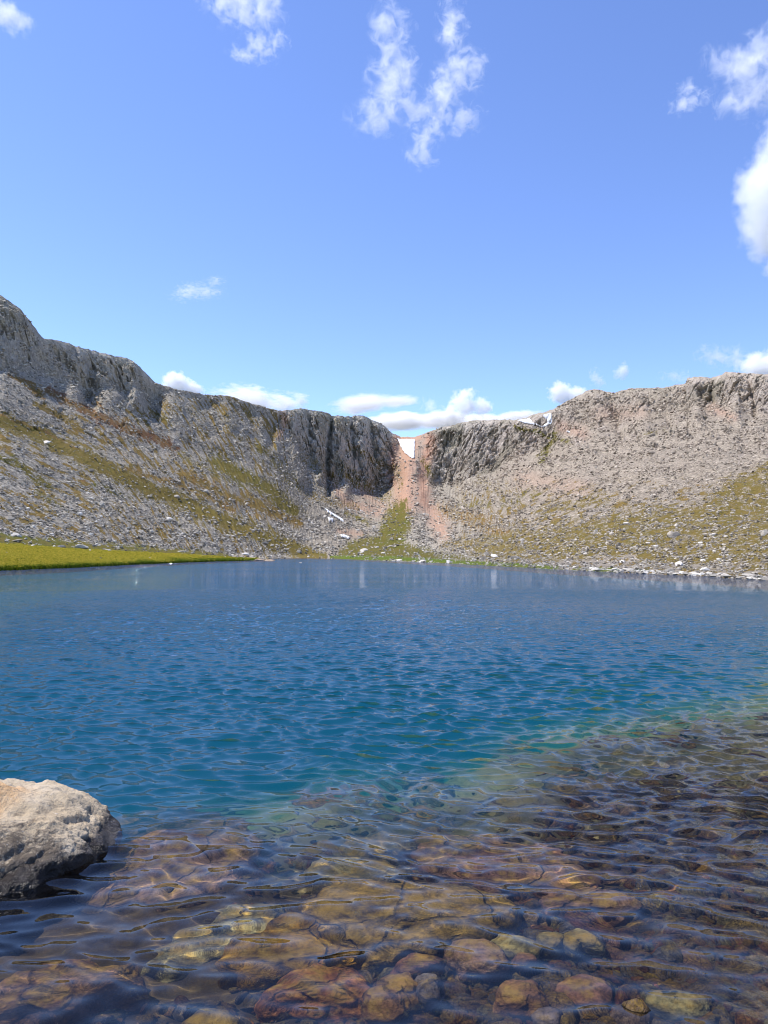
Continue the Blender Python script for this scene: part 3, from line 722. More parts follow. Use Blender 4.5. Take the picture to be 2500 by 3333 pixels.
SLABS = [
 (cr5([(300,600),(335,555),(500,470),(800,450),(1100,480),(1480,510),(1659,600),(1640,680),(1300,790),(1000,850),(740,905),(620,850),(480,720),(310,650)]), .11, .40, OL, 3, (0.02,0.05), 'broad golden slab under the water in front of the centre, largest of the flat stones'),
 (cr5([(-150,960),(-100,820),(120,710),(290,665),(400,730),(560,830),(690,915),(560,960),(200,990),(0,1010)]), .17, .30, OL, 4, (0.05,0.03), 'olive slab left of the dark crack beside the broad golden slab'),
 (cr5([(60,1190),(250,1020),(600,970),(740,1060),(755,1200),(600,1260),(300,1200)]), .15, .28, BR, 5, (0,0.03), 'wide dull brown slab left of the tall blocky stone near the bottom edge'),
 (cr5([(760,1100),(850,1020),(1000,1010),(1015,1120),(960,1220),(900,1290),(760,1270)]), .05, .30, BR, 6, (0,0), 'blocky golden brown stone standing upright near the bottom edge of the picture'),
 (cr5([(1215,880),(1260,820),(1440,815),(1540,900),(1570,960),(1480,1000),(1350,990),(1220,940)]), .06, .20, RD, 7, (0,0.05), 'flat reddish brown stone with an angular outline right below the broad slab'),
 (cr5([(1030,1100),(1060,1030),(1160,1040),(1165,1110),(1090,1190)]), .06, .16, GR, 8, (0,0), 'small pale wedge shaped stone right of the blocky golden stone'),
 (cr5([(880,970),(950,920),(1100,905),(1190,950),(1100,1000),(950,1030)]), .10, .16, RD, 9, (0,0), 'low purplish stone in the dark gap below the broad slab'),
 (cr5([(1470,820),(1560,800),(1700,815),(1770,870),(1600,930),(1540,880)]), .07, .16, OL, 10, (0,0), 'olive stone touching the right side of the flat reddish stone'),
 (cr6([(25,1560),(60,1490),(140,1450),(260,1440),(330,1500),(320,1570),(230,1600),(100,1590)]), .04, .20, BR, 11, (0,0), 'rounded golden brown stone with a shaded hollow beneath, near the bottom edge'),
 (cr6([(130,1290),(170,1265),(270,1290),(255,1335),(180,1350)]), .05, .12, RD, 12, (0,0), 'small pink oval stone right of the flat reddish stone'),
 (cr6([(440,1140),(520,1115),(600,1160),(660,1240),(540,1230),(500,1270),(430,1230)]), .06, .14, OL, 13, (0,0), 'pointed olive stone right of a small squarish one'),
 (cr6([(300,1170),(430,1150),(440,1210),(400,1240),(300,1230)]), .07, .16, OL, 27, (0,0), 'squarish olive stone just left of the pointed olive stone'),
 (cr6([(280,920),(500,890),(760,900),(900,960),(880,1000),(600,1010),(330,990)]), .09, .22, RD, 14, (0,0), 'long mauve brown slab under the ripples right of the broad golden slab'),
 (cr6([(900,1540),(1050,1500),(1250,1520),(1300,1600),(1150,1660),(980,1620)]), .03, .18, OL, 15, (0,0), 'large grey olive stone in the shallows by the lower right corner'),
 (cr6([(260,1620),(350,1600),(400,1690),(310,1720)]), .03, .14, GR, 16, (0,0), 'dark grey pointed stone at the bottom edge under the rounded golden stone'),
 (cr6([(400,1430),(520,1390),(660,1420),(690,1520),(560,1560),(420,1530)]), .05, .18, RD, 17, (0,0), 'dull purple brown stone right of the rounded golden stone'),
 (cr4([(-120,1400),(0,1320),(200,1260),(400,1215),(580,1212),(730,1240),(840,1290),(850,1350),(700,1370),(540,1420),(400,1470),(100,1530),(-100,1560)]), .10, .34, BR, 18, (0.0,0.04), 'big golden brown slab under water in the lower left corner'),
 (cr4([(420,620),(620,400),(900,310),(1300,330),(1520,450),(1480,640),(1250,800),(950,880),(560,870)]), .24, .30, RD, 19, (0,0.03), 'broad brown underwater ledge reaching out right of the dry boulder'),
 (cr4([(850,1260),(1000,1130),(1250,980),(1500,860),(1690,880),(1740,960),(1560,1080),(1300,1190),(1000,1300)]), .27, .30, OL, 20, (0,0.02), 'long olive slab running diagonally between the blue channel and the cracked slabs'),
 ([(1350,2730),(1420,2700),(1650,2720),(1900,2790),(1970,2850),(1700,2865),(1480,2830)], .20, .34, RD, 21, (0,0), 'wide brown ledge under the ripples behind the broad golden slab'),
 ([(1110,2740),(1180,2705),(1330,2710),(1350,2740),(1240,2770),(1130,2765)], .30, .25, OL, 22, (0,0), 'dim green stone under deeper water behind the broad golden slab'),
 ([(1000,2800),(1120,2770),(1300,2790),(1360,2840),(1200,2860),(1040,2850)], .22, .25, OL, 23, (0,0), 'olive stone touching the far edge of the broad golden slab'),
 (cr4([(1060,1620),(1200,1540),(1400,1530),(1450,1600),(1400,1660),(1100,1680)]), .13, .2, OL, 24, (0,0), 'olive stone at the bottom edge left of the wide dull brown slab'),
 ([(1780,2520),(1900,2505),(2040,2530),(1980,2560),(1820,2560)], .30, .3, GR, 26, (0,0), 'dark flat stone far out under the ripples on the right'),
]
TAKEN = []
for k, (pix, dep, th, m, sd_, tilt, lab) in enumerate(SLABS):
    o = slab('underwater_stone', pix, dep, th, m, sd_, tilt, sub=5 if k < 20 else 4)
    tag(o, lab, 'stone')
    P = [wpr(x, y, dep) for x, y in pix]
    c = sum(P, Vector())/len(P)
    TAKEN.append((c.x, c.y, 0.8*math.sqrt(abs(sum(P[i].x*P[(i+1) % len(P)].y - P[(i+1) % len(P)].x*P[i].y for i in range(len(P))))/2/math.pi)))

# cobbles: one object per stone
COBS = []
for s in range(9):
    v, f = rock_shape(100+s, 3, 14, 0.06, (0.42, 0.85))
    COBS.append((v, f))
cob_mesh = {}
def cob(i, m):
    if (i, m.name) not in cob_mesh:
        o = mesh_obj('underwater_stone', COBS[i][0], COBS[i][1], m, link=False)
        cob_mesh[(i, m.name)] = o.data; bpy.data.objects.remove(o)
    return cob_mesh[(i, m.name)]
CLAB = {'wet_brown_stone': ('small brown cobble lying in the clear shallows', 'brown cobbles in the shallows'),
        'wet_red_stone': ('small reddish cobble lying in the clear shallows', 'reddish cobbles in the shallows'),
        'wet_grey_stone': ('small grey cobble lying in the clear shallows', 'grey cobbles in the shallows'),
        'wet_olive_stone': ('small olive cobble lying in the clear shallows', 'olive cobbles in the shallows')}
rs = np.random.default_rng(77)
placed = []
tries = 0
def sample_shallow():
    px = rs.uniform(-120, 2620); py = 3420 - (rs.uniform(0, 1)**1.5)*(950 if px < 1700 else 1150)
    return px, py
while len(placed) < 235 and tries < 60000:
    tries += 1
    px, py = sample_shallow()
    p = wp(px, py, 0)
    if px < 760 and 2820 < py < 3130: continue
    wgt = 0.25 + 0.75*float(sstep(900, 1700, px + (py-3000)*0.9))
    if rs.uniform() > wgt*wgt: continue
    d = float(depth_at(p.x, p.y))
    if d > 0.8: continue
    size = float(np.exp(rs.normal(math.log(0.048 + 0.012*max(p.y-3, 0)), 0.42)))
    size = min(size, 0.17)
    ok = all((p.x-a)**2+(p.y-b)**2 > (0.85*(size+c))**2 for a, b, c in TAKEN) and all((p.x-a)**2+(p.y-b)**2 > (0.80*(size+c))**2 for a, b, c in placed)
    if not ok: continue
    placed.append((p.x, p.y, size))
    m = [BR, RD, GR, OL][rs.choice(4, p=[0.36, 0.26, 0.16, 0.22])]
    o = bpy.data.objects.new('cobble', cob(int(rs.integers(0, 9)), m)); COL.objects.link(o)
    sx, sy, sz = size*rs.uniform(0.85, 1.35), size*rs.uniform(0.75, 1.05), size*rs.uniform(0.5, 0.8)
    top = min(-d + sz*1.25, -0.035 if px < 2300 else -0.015)
    o.location = (p.x, p.y, top - sz); o.scale = (sx, sy, sz)
    o.rotation_euler = (rs.uniform(-0.3, 0.3), rs.uniform(-0.3, 0.3), rs.uniform(0, 6.28))
    lab, grp = CLAB[m.name]; tag(o, lab, 'stone', grp); o.cycles.is_caustics_receiver = True

big = 0; tries = 0
while big < 26 and tries < 5000:
    tries += 1
    px = rs.uniform(500, 2550); py = rs.uniform(2230, 2780); p = wp(px, py, 0); d = float(depth_at(p.x, p.y))
    if not 0.5 < d < 1.7: continue
    size = rs.uniform(0.13, 0.30)
    if any((p.x-a)**2+(p.y-b)**2 < (0.9*(size+c))**2 for a, b, c in TAKEN+placed): continue
    placed.append((p.x, p.y, size)); big += 1
    m = [OL, GR, BR][int(rs.integers(0, 3))]
    o = bpy.data.objects.new('underwater_stone', cob(int(rs.integers(0, 9)), m)); COL.objects.link(o)
    sz = size*rs.uniform(0.5, 0.8); o.scale = (size*rs.uniform(1, 1.5), size, sz); o.location = (p.x, p.y, min(-d + sz*0.3, -0.53-sz))
    o.rotation_euler = (rs.uniform(-0.2, 0.2), rs.uniform(-0.2, 0.2), rs.uniform(0, 6.28)); o.cycles.is_caustics_receiver = True
    tag(o, 'large dim stone in the deeper water beyond the shallows', 'stone', 'large stones at the drop off')

# ---------------------------------------------------------------- pebbles and scree: what nobody could count
def scatter(name, pts, rots, scl, idx, variants, label, cat):
    """one object: points that carry small stone meshes"""
    me = bpy.data.meshes.new(name); me.vertices.add(len(pts)); me.vertices.foreach_set('co', np.asarray(pts, np.float32).ravel())
    o = bpy.data.objects.new(name, me); COL.objects.link(o)
    set_attr(o, 'rot', rots, 'FLOAT_VECTOR'); set_attr(o, 'scl', scl, 'FLOAT_VECTOR')
    at = me.attributes.new('idx', 'INT', 'POINT'); at.data.foreach_set('value', np.asarray(idx, np.int32))
    col = bpy.data.collections.new(name + '_shapes')
    for v in variants: col.objects.link(v)
    ng = bpy.data.node_groups.new(name, 'GeometryNodeTree')
    ng.interface.new_socket('Geometry', in_out='INPUT', socket_type='NodeSocketGeometry')
    ng.interface.new_socket('Geometry', in_out='OUTPUT', socket_type='NodeSocketGeometry')
    N = ng.nodes; L = ng.links
    gi = N.new('NodeGroupInput'); go = N.new('NodeGroupOutput')
    ci = N.new('GeometryNodeCollectionInfo'); ci.inputs[0].default_value = col; ci.inputs['Separate Children'].default_value = True; ci.inputs['Reset Children'].default_value = True
    ip = N.new('GeometryNodeInstanceOnPoints'); ip.inputs['Pick Instance'].default_value = True
    def na(nm, typ):
        a = N.new('GeometryNodeInputNamedAttribute'); a.data_type = typ; a.inputs[0].default_value = nm; return a.outputs[0]
    L.new(gi.outputs[0], ip.inputs['Points']); L.new(ci.outputs[0], ip.inputs['Instance'])
    L.new(na('idx', 'INT'), ip.inputs['Instance Index']); L.new(na('scl', 'FLOAT_VECTOR'), ip.inputs['Scale'])
    er = N.new('FunctionNodeEulerToRotation'); L.new(na('rot', 'FLOAT_VECTOR'), er.inputs[0]); L.new(er.outputs[0], ip.inputs['Rotation'])
    L.new(ip.outputs[0], go.inputs[0])
    md = o.modifiers.new('scatter', 'NODES'); md.node_group = ng
    tag(o, label, cat, None, 'stuff')
    return o
n = 15000
pts = []; scl = []
while len(pts) < n:
    px = rs.uniform(-300, 2800); py = 3480 - (rs.uniform(0, 1)**1.7)*1000
    p = wp(px, py, 0); d = float(depth_at(p.x, p.y))
    if d > 0.95 or d < -0.1: continue
    if px + (py-3000)*0.7 < 1500 and rs.uniform() < 0.8: continue
    if px < 760 and 2820 < py < 3130: continue
    s = float(np.exp(rs.normal(math.log(0.021+0.004*max(p.y-3, 0)), 0.5)))
    pts.append((p.x, p.y, min(-d+0.25*s, -0.03))); scl.append((s*rs.uniform(.9, 1.5), s, s*rs.uniform(.5, .9)))
var = []
for k in range(8):
    v, f = rock_shape(300+k, 2, 9, 0.06, (0.45, 0.9))
    o = mesh_obj('pebble_shape', v, f, M_STONE[k % 4], link=False); o.cycles.is_caustics_receiver = True; var.append(o)
peb = scatter('pebbles', pts, rs.uniform(0, 6.28, (n, 3)), scl, rs.integers(0, 8, n), var, 'brown pebbles covering the bed of the shallows', 'pebbles')
peb.cycles.is_caustics_receiver = True

# ---------------------------------------------------------------- the dry boulder on the left
def mat_boulder():
    t = NT('boulder_granite')
    p = t.obj()
    n1 = t.noise(p, 2.6, 8, 0.62); n2 = t.noise(p, 16, 8, 0.7); n3 = t.noise(p, 60, 5, 0.65); n4 = t.noise(p, 5.5, 6, 0.65, 0.6)
    c = t.ramp(n1, [(0.28, (0.36, 0.27, 0.17)), (0.5, (0.50, 0.395, 0.26)), (0.75, (0.60, 0.51, 0.38))])
    or_ = t.attr('orange')
    c = t.mix(t.math('MULTIPLY', or_, t.mapr(n4, 0.35, 0.6, 0.35, 0.95)), c, (0.70, 0.40, 0.17))
    dk = t.math('ADD', t.attr('front_dark'), t.math('MULTIPLY', t.math('SUBTRACT', n2, 0.5), 1.8))
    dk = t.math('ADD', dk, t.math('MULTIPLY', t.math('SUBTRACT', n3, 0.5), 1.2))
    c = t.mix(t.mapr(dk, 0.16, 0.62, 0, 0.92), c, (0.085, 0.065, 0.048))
    c = t.mix(t.mapr(n2, 0.60, 0.74, 0, 0.7), c, (0.13, 0.10, 0.075))
    c = t.mix(t.mapr(n3, 0.60, 0.72, 0, 0.5), c, (0.72, 0.68, 0.6))
    wet = t.attr('wet')
    wn_ = t.mapr(t.math('ADD', wet, t.math('MULTIPLY', t.math('SUBTRACT', n2, 0.5), 0.6)), 0.35, 0.6, 0, 1)
    c = t.mix(wn_, c, (0.028, 0.020, 0.014))
    r = t.mapr(wn_, 0, 1, 0.9, 0.22)
    v = t.voro(p, 22, 'DISTANCE_TO_EDGE')
    h = t.math('ADD', t.math('MULTIPLY', n2, 0.8), t.math('MULTIPLY', n3, 0.3))
    h = t.math('ADD', h, t.math('MULTIPLY', n4, 0.9))
    t.bsdf(c, r, t.bump(h, 0.9, 0.045), 0.4)
    return t.m
def build_boulder():
    v, f = ico(7)
    foot = [(-1.90,3.66),(-1.74,3.80),(-1.70,4.02),(-1.64,4.25),(-1.56,4.45),(-1.52,4.66),(-1.60,4.95),(-1.85,5.20),(-2.3,5.35),(-2.8,5.2),(-3.1,4.75),(-3.1,4.2),(-2.85,3.8),(-2.4,3.6)]
    th = np.arctan2(v[:, 1], v[:, 0]); c, rr = spoly(foot, th)
    rho = np.clip(np.hypot(v[:, 0], v[:, 1]), 0, 1)**0.72
    w = v[:, 2]
    x = c[0] + rr*rho*np.cos(th)*(1+0.06*(w < 0)*-w); y = c[1] + rr*rho*np.sin(th)*(1+0.06*(w < 0)*-w)
    H = 0.262
    z = np.where(w > 0, H*np.sign(w)*np.abs(w)**0.72, 0.5*w)
    # crest runs back-left; the front face falls away, the right shoulder slopes down
    up = np.clip(w, 0, 1)
    z += up*(0.055*(y-4.4) - 0.06*np.clip(x+2.1, 0, 1))
    n_lo = fbm(x*1.7, y*1.7, z*1.7, oct=3, seed=91)
    z += up*0.07*n_lo
    # orange lump with the ledge under it, ridge, pocket, facets
    def gz(cx, cy, rx, ry, a, p=2): return a*np.exp(-(np.abs((x-cx)/rx)**p + np.abs((y-cy)/ry)**p))
    lump = gz(-2.42, 4.62, 0.30, 0.22, 0.09, 4); z += up*lump
    z += up*gz(-1.98, 4.86, 0.09, 0.07, 0.035)
    z -= up*gz(-1.80, 4.62, 0.13, 0.09, 0.060, 4)
    z -= up*gz(-2.18, 4.42, 0.22, 0.035, 0.035)
    P = np.stack([x, y, z], 1)
    for (nx, ny, nz, px_, py_, pz_, s) in [(0.75,-0.45,0.48,-1.70,4.20,0.16,0.8),(0.2,-0.85,0.5,-2.1,3.95,0.20,0.75),(0.6,0.05,0.8,-1.80,4.7,0.19,0.9),(0.35,-0.5,0.8,-1.95,4.35,0.235,0.6),(-0.1,-0.25,0.96,-2.2,4.7,0.40,0.5)]:
        nv = np.array([nx, ny, nz]); nv /= np.linalg.norm(nv)
        h = (P - np.array([px_, py_, pz_])) @ nv + 0.015*fbm(x*5, y*5, z*5, oct=3, seed=7)
        P -= np.outer(np.maximum(h, 0)*s*(w > -0.1), nv)
    x, y, z = P.T
    nn = v/np.linalg.norm(v, axis=1)[:, None]
    disp = 0.026*fbm(x*6, y*6, z*6, oct=6, seed=92, gain=0.62) - 0.030*np.maximum(ridged(x*3.1+0.2*n_lo, y*3.1, z*3.1, oct=3, seed=93)-0.45, 0)*3.0
    P = P + nn*disp[:, None]
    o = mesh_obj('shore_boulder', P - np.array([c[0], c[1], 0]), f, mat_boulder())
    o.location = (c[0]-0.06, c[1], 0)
    x, y, z = P.T
    set_attr(o, 'orange', np.clip(lump/0.05, 0, 1)*1.0)
    set_attr(o, 'wet', np.clip(1.1-(z-0.0)/0.13, 0, 1) + 0.12*fbm(x*5, y*5, oct=3, seed=95))
    front = 0.52*sstep(4.55, 4.1, y+0.35*(x+1.9)+0.2*fbm(x*3, y*3, oct=3, seed=96)) + 0.22*sstep(-2.05, -1.7, x) + 0.12*fbm(x*4, y*4, z*4, oct=4, seed=97)  # mottled darkening that grows towards the front and right side
    set_attr(o, 'front_dark', np.clip(front, 0, 1))
    tag(o, 'large dry tan boulder with an orange hump rising from the water at left', 'boulder')
    return o
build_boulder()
# ---------------------------------------------------------------- boulders on the slopes
def mat_scree(name, a, b):
    t = NT(name)
    oi = t.n('ObjectInfo'); p = t.obj()
    pos = t.pos(); sp = t.n('SeparateXYZ'); t.l(pos, sp.inputs[0])
    warm = t.mapr(sp.outputs[0], -20, 160, 0, 1, True)
    n = t.noise(p, 1.6, 5, 0.65)
    v = t.math('ADD', t.math('MULTIPLY', n, 0.5), t.math('MULTIPLY', oi.outputs['Random'], 0.75))
    g = t.ramp(v, [(0.30, tuple(x*0.5 for x in a)), (0.6, a), (0.95, b)])
    w = t.mix(0.9, g, (1.0, 0.90, 0.82), 'MULTIPLY')
    t.bsdf(t.mix(warm, g, w), 0.9, t.bump(t.noise(p, 4, 5, 0.7), 0.5, 0.2), 0.15)
    return t.m
M_SCR = mat_scree('scree_stone', (0.34, 0.305, 0.25), (0.58, 0.535, 0.455))
M_PALE = mat_scree('pale_stone', (0.52, 0.48, 0.41), (0.70, 0.66, 0.59))
variants = []
for k in range(8):
    v, f = rock_shape(500+k, 1 if k < 6 else 2, 7, 0.05, (0.45, 0.9))
    variants.append(mesh_obj('scree_shape', v, f, M_SCR, smooth=False, link=False))
NRr, NCc = TA.shape
rs = np.random.default_rng(5)
def terrain_pick(n, dens, irange=(8, 406)):
    out_i = []; out_j = []
    tot = 0
    while tot < n:
        i = rs.integers(irange[0], irange[1], n); j = rs.integers(150, NCc-150, n)
        k = rs.uniform(size=n) < dens[i, j]
        out_i.append(i[k]); out_j.append(j[k]); tot += k.sum()
    return np.concatenate(out_i)[:n], np.concatenate(out_j)[:n]
gr = np.clip(TG, 0, 1)
right = sstep(1400, 1800, TPX)
patch = fbm(TPX/45, TPY/25, oct=4, seed=101)
D = (1-TCL*0.88)*(1 - gr*(0.90-0.36*right))*(1-TRED*0.93)*(1-TMEAD)
for q_ in ([(1288,1422),(1358,1424),(1356,1500),(1312,1500)], [(1675,1360),(1800,1340),(1802,1400),(1690,1390)]): D = D*(1-inpoly(px_, py_, q_))
D = np.clip(D*(0.55+1.3*patch), 0, 1)
i, j = terrain_pick(95000, D)
n = len(i)
P = V[i, j] + rs.normal(0, 0.3, (n, 3))*(TR[i, j]/500)[:, None]
size_px = np.exp(rs.normal(math.log(1.35), 0.66, n))
size_px *= np.where(TPX[i, j] < 900, 0.9 + 0.7*sstep(1450, 1760, TPY[i, j]-0.08*TPX[i, j]), 0.95 + 0.5*sstep(1600, 1820, TPY[i, j]))*(1+0.35*np.clip(patch[i, j], -1, 1))
size_px = np.minimum(size_px, 5.0)
size = size_px*TR[i, j]/FPX
S = np.stack([size*rs.uniform(1.0, 1.7, n), size*rs.uniform(0.8, 1.2, n), size*rs.uniform(0.45, 0.85, n)], 1)
P[:, 2] += size*0.15
R_ = np.stack([rs.normal(0, 0.35, n), rs.normal(0, 0.35, n), rs.uniform(0, 6.28, n)], 1)
scatter('scree', P, R_, S, rs.integers(0, 8, n), variants, 'grey and pinkish broken rock covering the mountain slopes', 'scree')

# grass of the left bank: tufts, too many to count
def tuft(seed, col_m):
    r = np.random.default_rng(seed); vs = []; fs = []
    for b in range(14):
        a = r.uniform(0, 6.28); q = r.uniform(0, 0.5); h = r.uniform(0.5, 1.0); w = 0.07; l = r.uniform(0.1, 0.5)
        cx, cy = q*math.cos(a), q*math.sin(a); dx, dy = math.cos(a+1.57)*w, math.sin(a+1.57)*w
        n0 = len(vs)
        vs += [(cx-dx, cy-dy, 0), (cx+dx, cy+dy, 0), (cx+dx*.6+math.cos(a)*l*.4, cy+dy*.6+math.sin(a)*l*.4, h*.6), (cx-dx*.6+math.cos(a)*l*.4, cy-dy*.6+math.sin(a)*l*.4, h*.6), (cx+math.cos(a)*l, cy+math.sin(a)*l, h)]
        fs += [(n0, n0+1, n0+2), (n0, n0+2, n0+3), (n0+3, n0+2, n0+4)]
    return mesh_obj('tuft_shape', vs, fs, col_m, smooth=False, link=False)
def mat_grass(name, a, b):
    t = NT(name); oi = t.n('ObjectInfo')
    c = t.mix(oi.outputs['Random'], a, b)
    g = t.bsdf(c, 0.7, None, 0.2)
    tr = t.n('BsdfTranslucent'); t.l(c, tr.inputs['Color']); mx = t.n('MixShader'); mx.inputs[0].default_value = 0.35
    t.l(g.outputs[0], mx.inputs[1]); t.l(tr.outputs[0], mx.inputs[2]); t.l(mx.outputs[0], t.out.inputs['Surface'])
    return t.m
MG = mat_grass('green_grass', (0.055, 0.10, 0.006), (0.17, 0.23, 0.012)); MY = mat_grass('gold_grass', (0.27, 0.28, 0.018), (0.60, 0.46, 0.07))
tv = [tuft(k, MG) for k in range(4)] + [tuft(10+k, MY) for k in range(4)]
mz = TMEAD > 0.5
mi, mj = np.nonzero(mz & (TFR > 0) & (V[..., 2] > 0.12) & (TPX > -150))
print('meadow verts', len(mi))
n = 42000
k = rs.integers(0, len(mi), n)
fi = rs.uniform(-0.5, 0.5, n); fj = rs.uniform(-0.5, 0.5, n)
ii, jj = mi[k], mj[k]
P = V[ii, jj] + (V[np.minimum(ii+1, NRr-1), jj]-V[ii, jj])*fi[:, None] + (V[ii, np.minimum(jj+1, NCc-1)]-V[ii, jj])*fj[:, None]
edge = np.interp(TPX[ii, jj], [-200, 0, 217, 456, 651, 814], [1867, 1857, 1849, 1837, 1829, 1824.5]) - TPY[ii, jj]
green = rs.uniform(size=n) < np.clip(1.15-edge/14 + 0.9*fbm(P[:, 0]/9, P[:, 1]/14, oct=4, seed=140), 0.05, 1)
P[:, 2] -= 0.03
hs_ = rs.uniform(0.12, 0.26, n)*(TR[ii, jj]/90)**0.6
S = np.stack([hs_*1.1, hs_*1.1, hs_], 1)
idx = np.where(green, rs.integers(0, 4, n), rs.integers(4, 8, n))
scatter('grass', P, np.stack([rs.normal(0, .1, n), rs.normal(0, .1, n), rs.uniform(0, 6.28, n)], 1), S, idx, tv, 'yellow green grass on the flat bank at the left shore', 'grass')
# a green fringe hanging over the water's edge
n = 9000
jj = rs.integers(150, NCc-150, n); jj = jj[(TPXA[jj] > -100) & (TPXA[jj] < 812)]; n = len(jj)
a_ = TA[8, jj] + rs.normal(0, 0.0004, n); r_ = TR[8, jj] + rs.uniform(-0.25, 1.2, n)
P = np.stack([r_*np.sin(a_), r_*np.cos(a_), np.where(r_ > TR[8, jj]+0.15, 0.22, -0.02)], 1)
s_ = rs.uniform(0.22, 0.46, n)
scatter('shore_grass', P, np.stack([rs.normal(.2, .2, n), rs.normal(0, .2, n), rs.uniform(0, 6.28, n)], 1), np.stack([s_, s_, s_], 1), rs.integers(0, 4, n), tv[:4], 'dark green grass fringe along the waterline of the left bank', 'grass')

# ---------------------------------------------------------------- single boulders
BM = []
for s in range(8):
    for m in (M_PALE, M_SCR):
        v, f = rock_shape(700+s, 3, 9, 0.06, (0.5, 0.95))
        o = mesh_obj('boulder', v, f, m, smooth=False, link=False); BM.append(o.data); bpy.data.objects.remove(o)
def put_boulder(px, py, w, h, label, group=None, name='boulder', pale=True, seed=0, cat='boulder'):
    loc, nor = hit(px, py)
    if loc is None: return None
    r = np.random.default_rng(seed+int(px*7+py))
    d = math.hypot(loc.x, loc.y)
    s = d/FPX
    o = bpy.data.objects.new(name, BM[int(r.integers(0, 8))*2 + (0 if pale else 1)]); COL.objects.link(o)
    o.scale = (w*s*0.56, w*s*0.5, h*s*0.62); o.location = loc + Vector((0, 0, h*s*0.12))
    o.rotation_euler = (r.normal(0, .15), r.normal(0, .15), r.uniform(-0.4, 0.4))
    tag(o, label, cat, group); return o
SINGLES = [
 (266,1783,36,14,'pale pointed boulder on the back of the left grassy bank, largest there'),
 (200,1781,22,9,'flat pale boulder on the grassy bank just left of the pointed one'),
 (292,1794,9,8,'small round white stone right below the pointed boulder on the grassy bank'),
 (176,1780,11,6,'small white stone left of the flat pale boulder on the grassy bank'),
 (107,1777,12,6,'white stone at the back of the grassy bank with bare bank around it'),
 (20,1801,8,6,'white stone on the grassy bank close to the left picture edge'),
 (61,1825,8,5,'small white stone in the gold grass near the waterline at left'),
 (309,1777,14,8,'pale stone in the dark green strip right of the pointed boulder'),
 (352,1792,18,6,'low white stone at the back edge of the grassy bank'),
 (384,1786,11,6,'small white stone in the dark green strip above the bank, middle'),
 (50,1745,34,12,'long whitish boulder at the foot of the rubble, far left'),
 (50,1763,40,8,'low grey boulder lying in the dark green grass at far left'),
 (590,1796,24,5,'long thin white stone at the foot of the left rubble slope'),
 (28,1691,32,14,'big rounded grey boulder in the rubble near the left picture edge'),
 (547,1693,28,12,'big flat boulder in the rubble of the left slope'),
 (295,1533,20,11,'dark boulder in the rubble below the upper grass band at left'),
 (150,1442,26,10,'pale flat boulder sitting on the long grass band at left'),
 (575,1618,22,10,'grey boulder on the long grass band, middle of the left slope'),
 (860,1769,22,12,'large pale boulder on the lower end of the long grass band'),
 (972,1798,20,12,'squarish pale boulder just above the far shore, left of centre'),
 (798,1806,26,11,'large whitish boulder at the far shore left of the rock spit'),
 (1185,1793,26,12,'cluster topping boulder in the green flat at the far end of the lake'),
 (1178,1799,16,7,'white stone in front of the boulder on the green flat'),
 (1228,1783,13,7,'white stone on the green flat at the foot of the gully'),
 (1273,1778,18,8,'pale boulder on the green flat below the gully'),
 (1391,1798,18,8,'white boulder on the green flat right of centre'),
 (1462,1832,16,11,'white boulder standing on the far waterline right of centre'),
 (1375,1828,26,8,'flat whitish stone on the waterline below the green flat'),
 (1295,1824,26,5,'flat tan stone on the waterline straight below the gully'),
 (1678,1819,28,15,'big pale boulder near the right shore, left part of the slope'),
 (1610,1813,26,12,'pale boulder left of the big one near the right shore'),
 (1582,1806,24,12,'grey and white boulder in the brown grass near the right shore'),
 (2197,1746,34,18,'pair like large white boulder on the green slope at right'),
 (2185,1740,22,14,'dark topped boulder leaning on the large white one at right'),
 (2325,1743,20,11,'white boulder high on the green slope near the right picture edge'),
 (2032,1757,16,10,'white boulder beside dark green shrubs on the right slope'),
 (2016,1776,18,12,'grey boulder above the pale pile on the right slope'),
 (2110,1769,16,7,'white flat boulder in the middle of the right slope'),
 (2137,1779,22,7,'long white stone in the middle of the right slope'),
 (2280,1769,15,8,'round white stone in the brown grass at right'),
 (2248,1790,16,8,'white stone below the round one at right'),
 (2343,1824,18,8,'white stone above the right shore strip'),
 (2025,1831,18,10,'pale boulder just above the bright green shore grass at right'),
 (2210,1842,24,20,'upright white boulder on the right shore strip, tallest there'),
 (2293,1857,30,16,'big white boulder on the right shore strip'),
 (2180,1862,34,14,'wide white boulder on the right shore strip left of the upright one'),
 (2440,1876,44,12,'long low white boulder on the shore by the right picture edge'),
 (2360,1747,16,10,'dark boulder on the right slope near the picture edge'),
 (2490,1740,22,20,'large pale boulder cut by the right picture edge'),
 (2288,1825,16,8,'white stone in the grass above the right shore'),
 (2040,1705,20,9,'pale flat boulder on the brown slope at right, middle height'),
 (1900,1800,18,10,'grey white stone at the left end of the pale pile on the right slope'),
 (2120,1420,22,14,'grey slab high under the right ridge'),
 (2120,1476,22,12,'dark boulder high on the right talus'),
]
for k, (x, y, w, h, lab) in enumerate(SINGLES):
    put_boulder(x, y, w, h, lab, pale=('dark' not in lab and 'grey boulder' not in lab), seed=k)
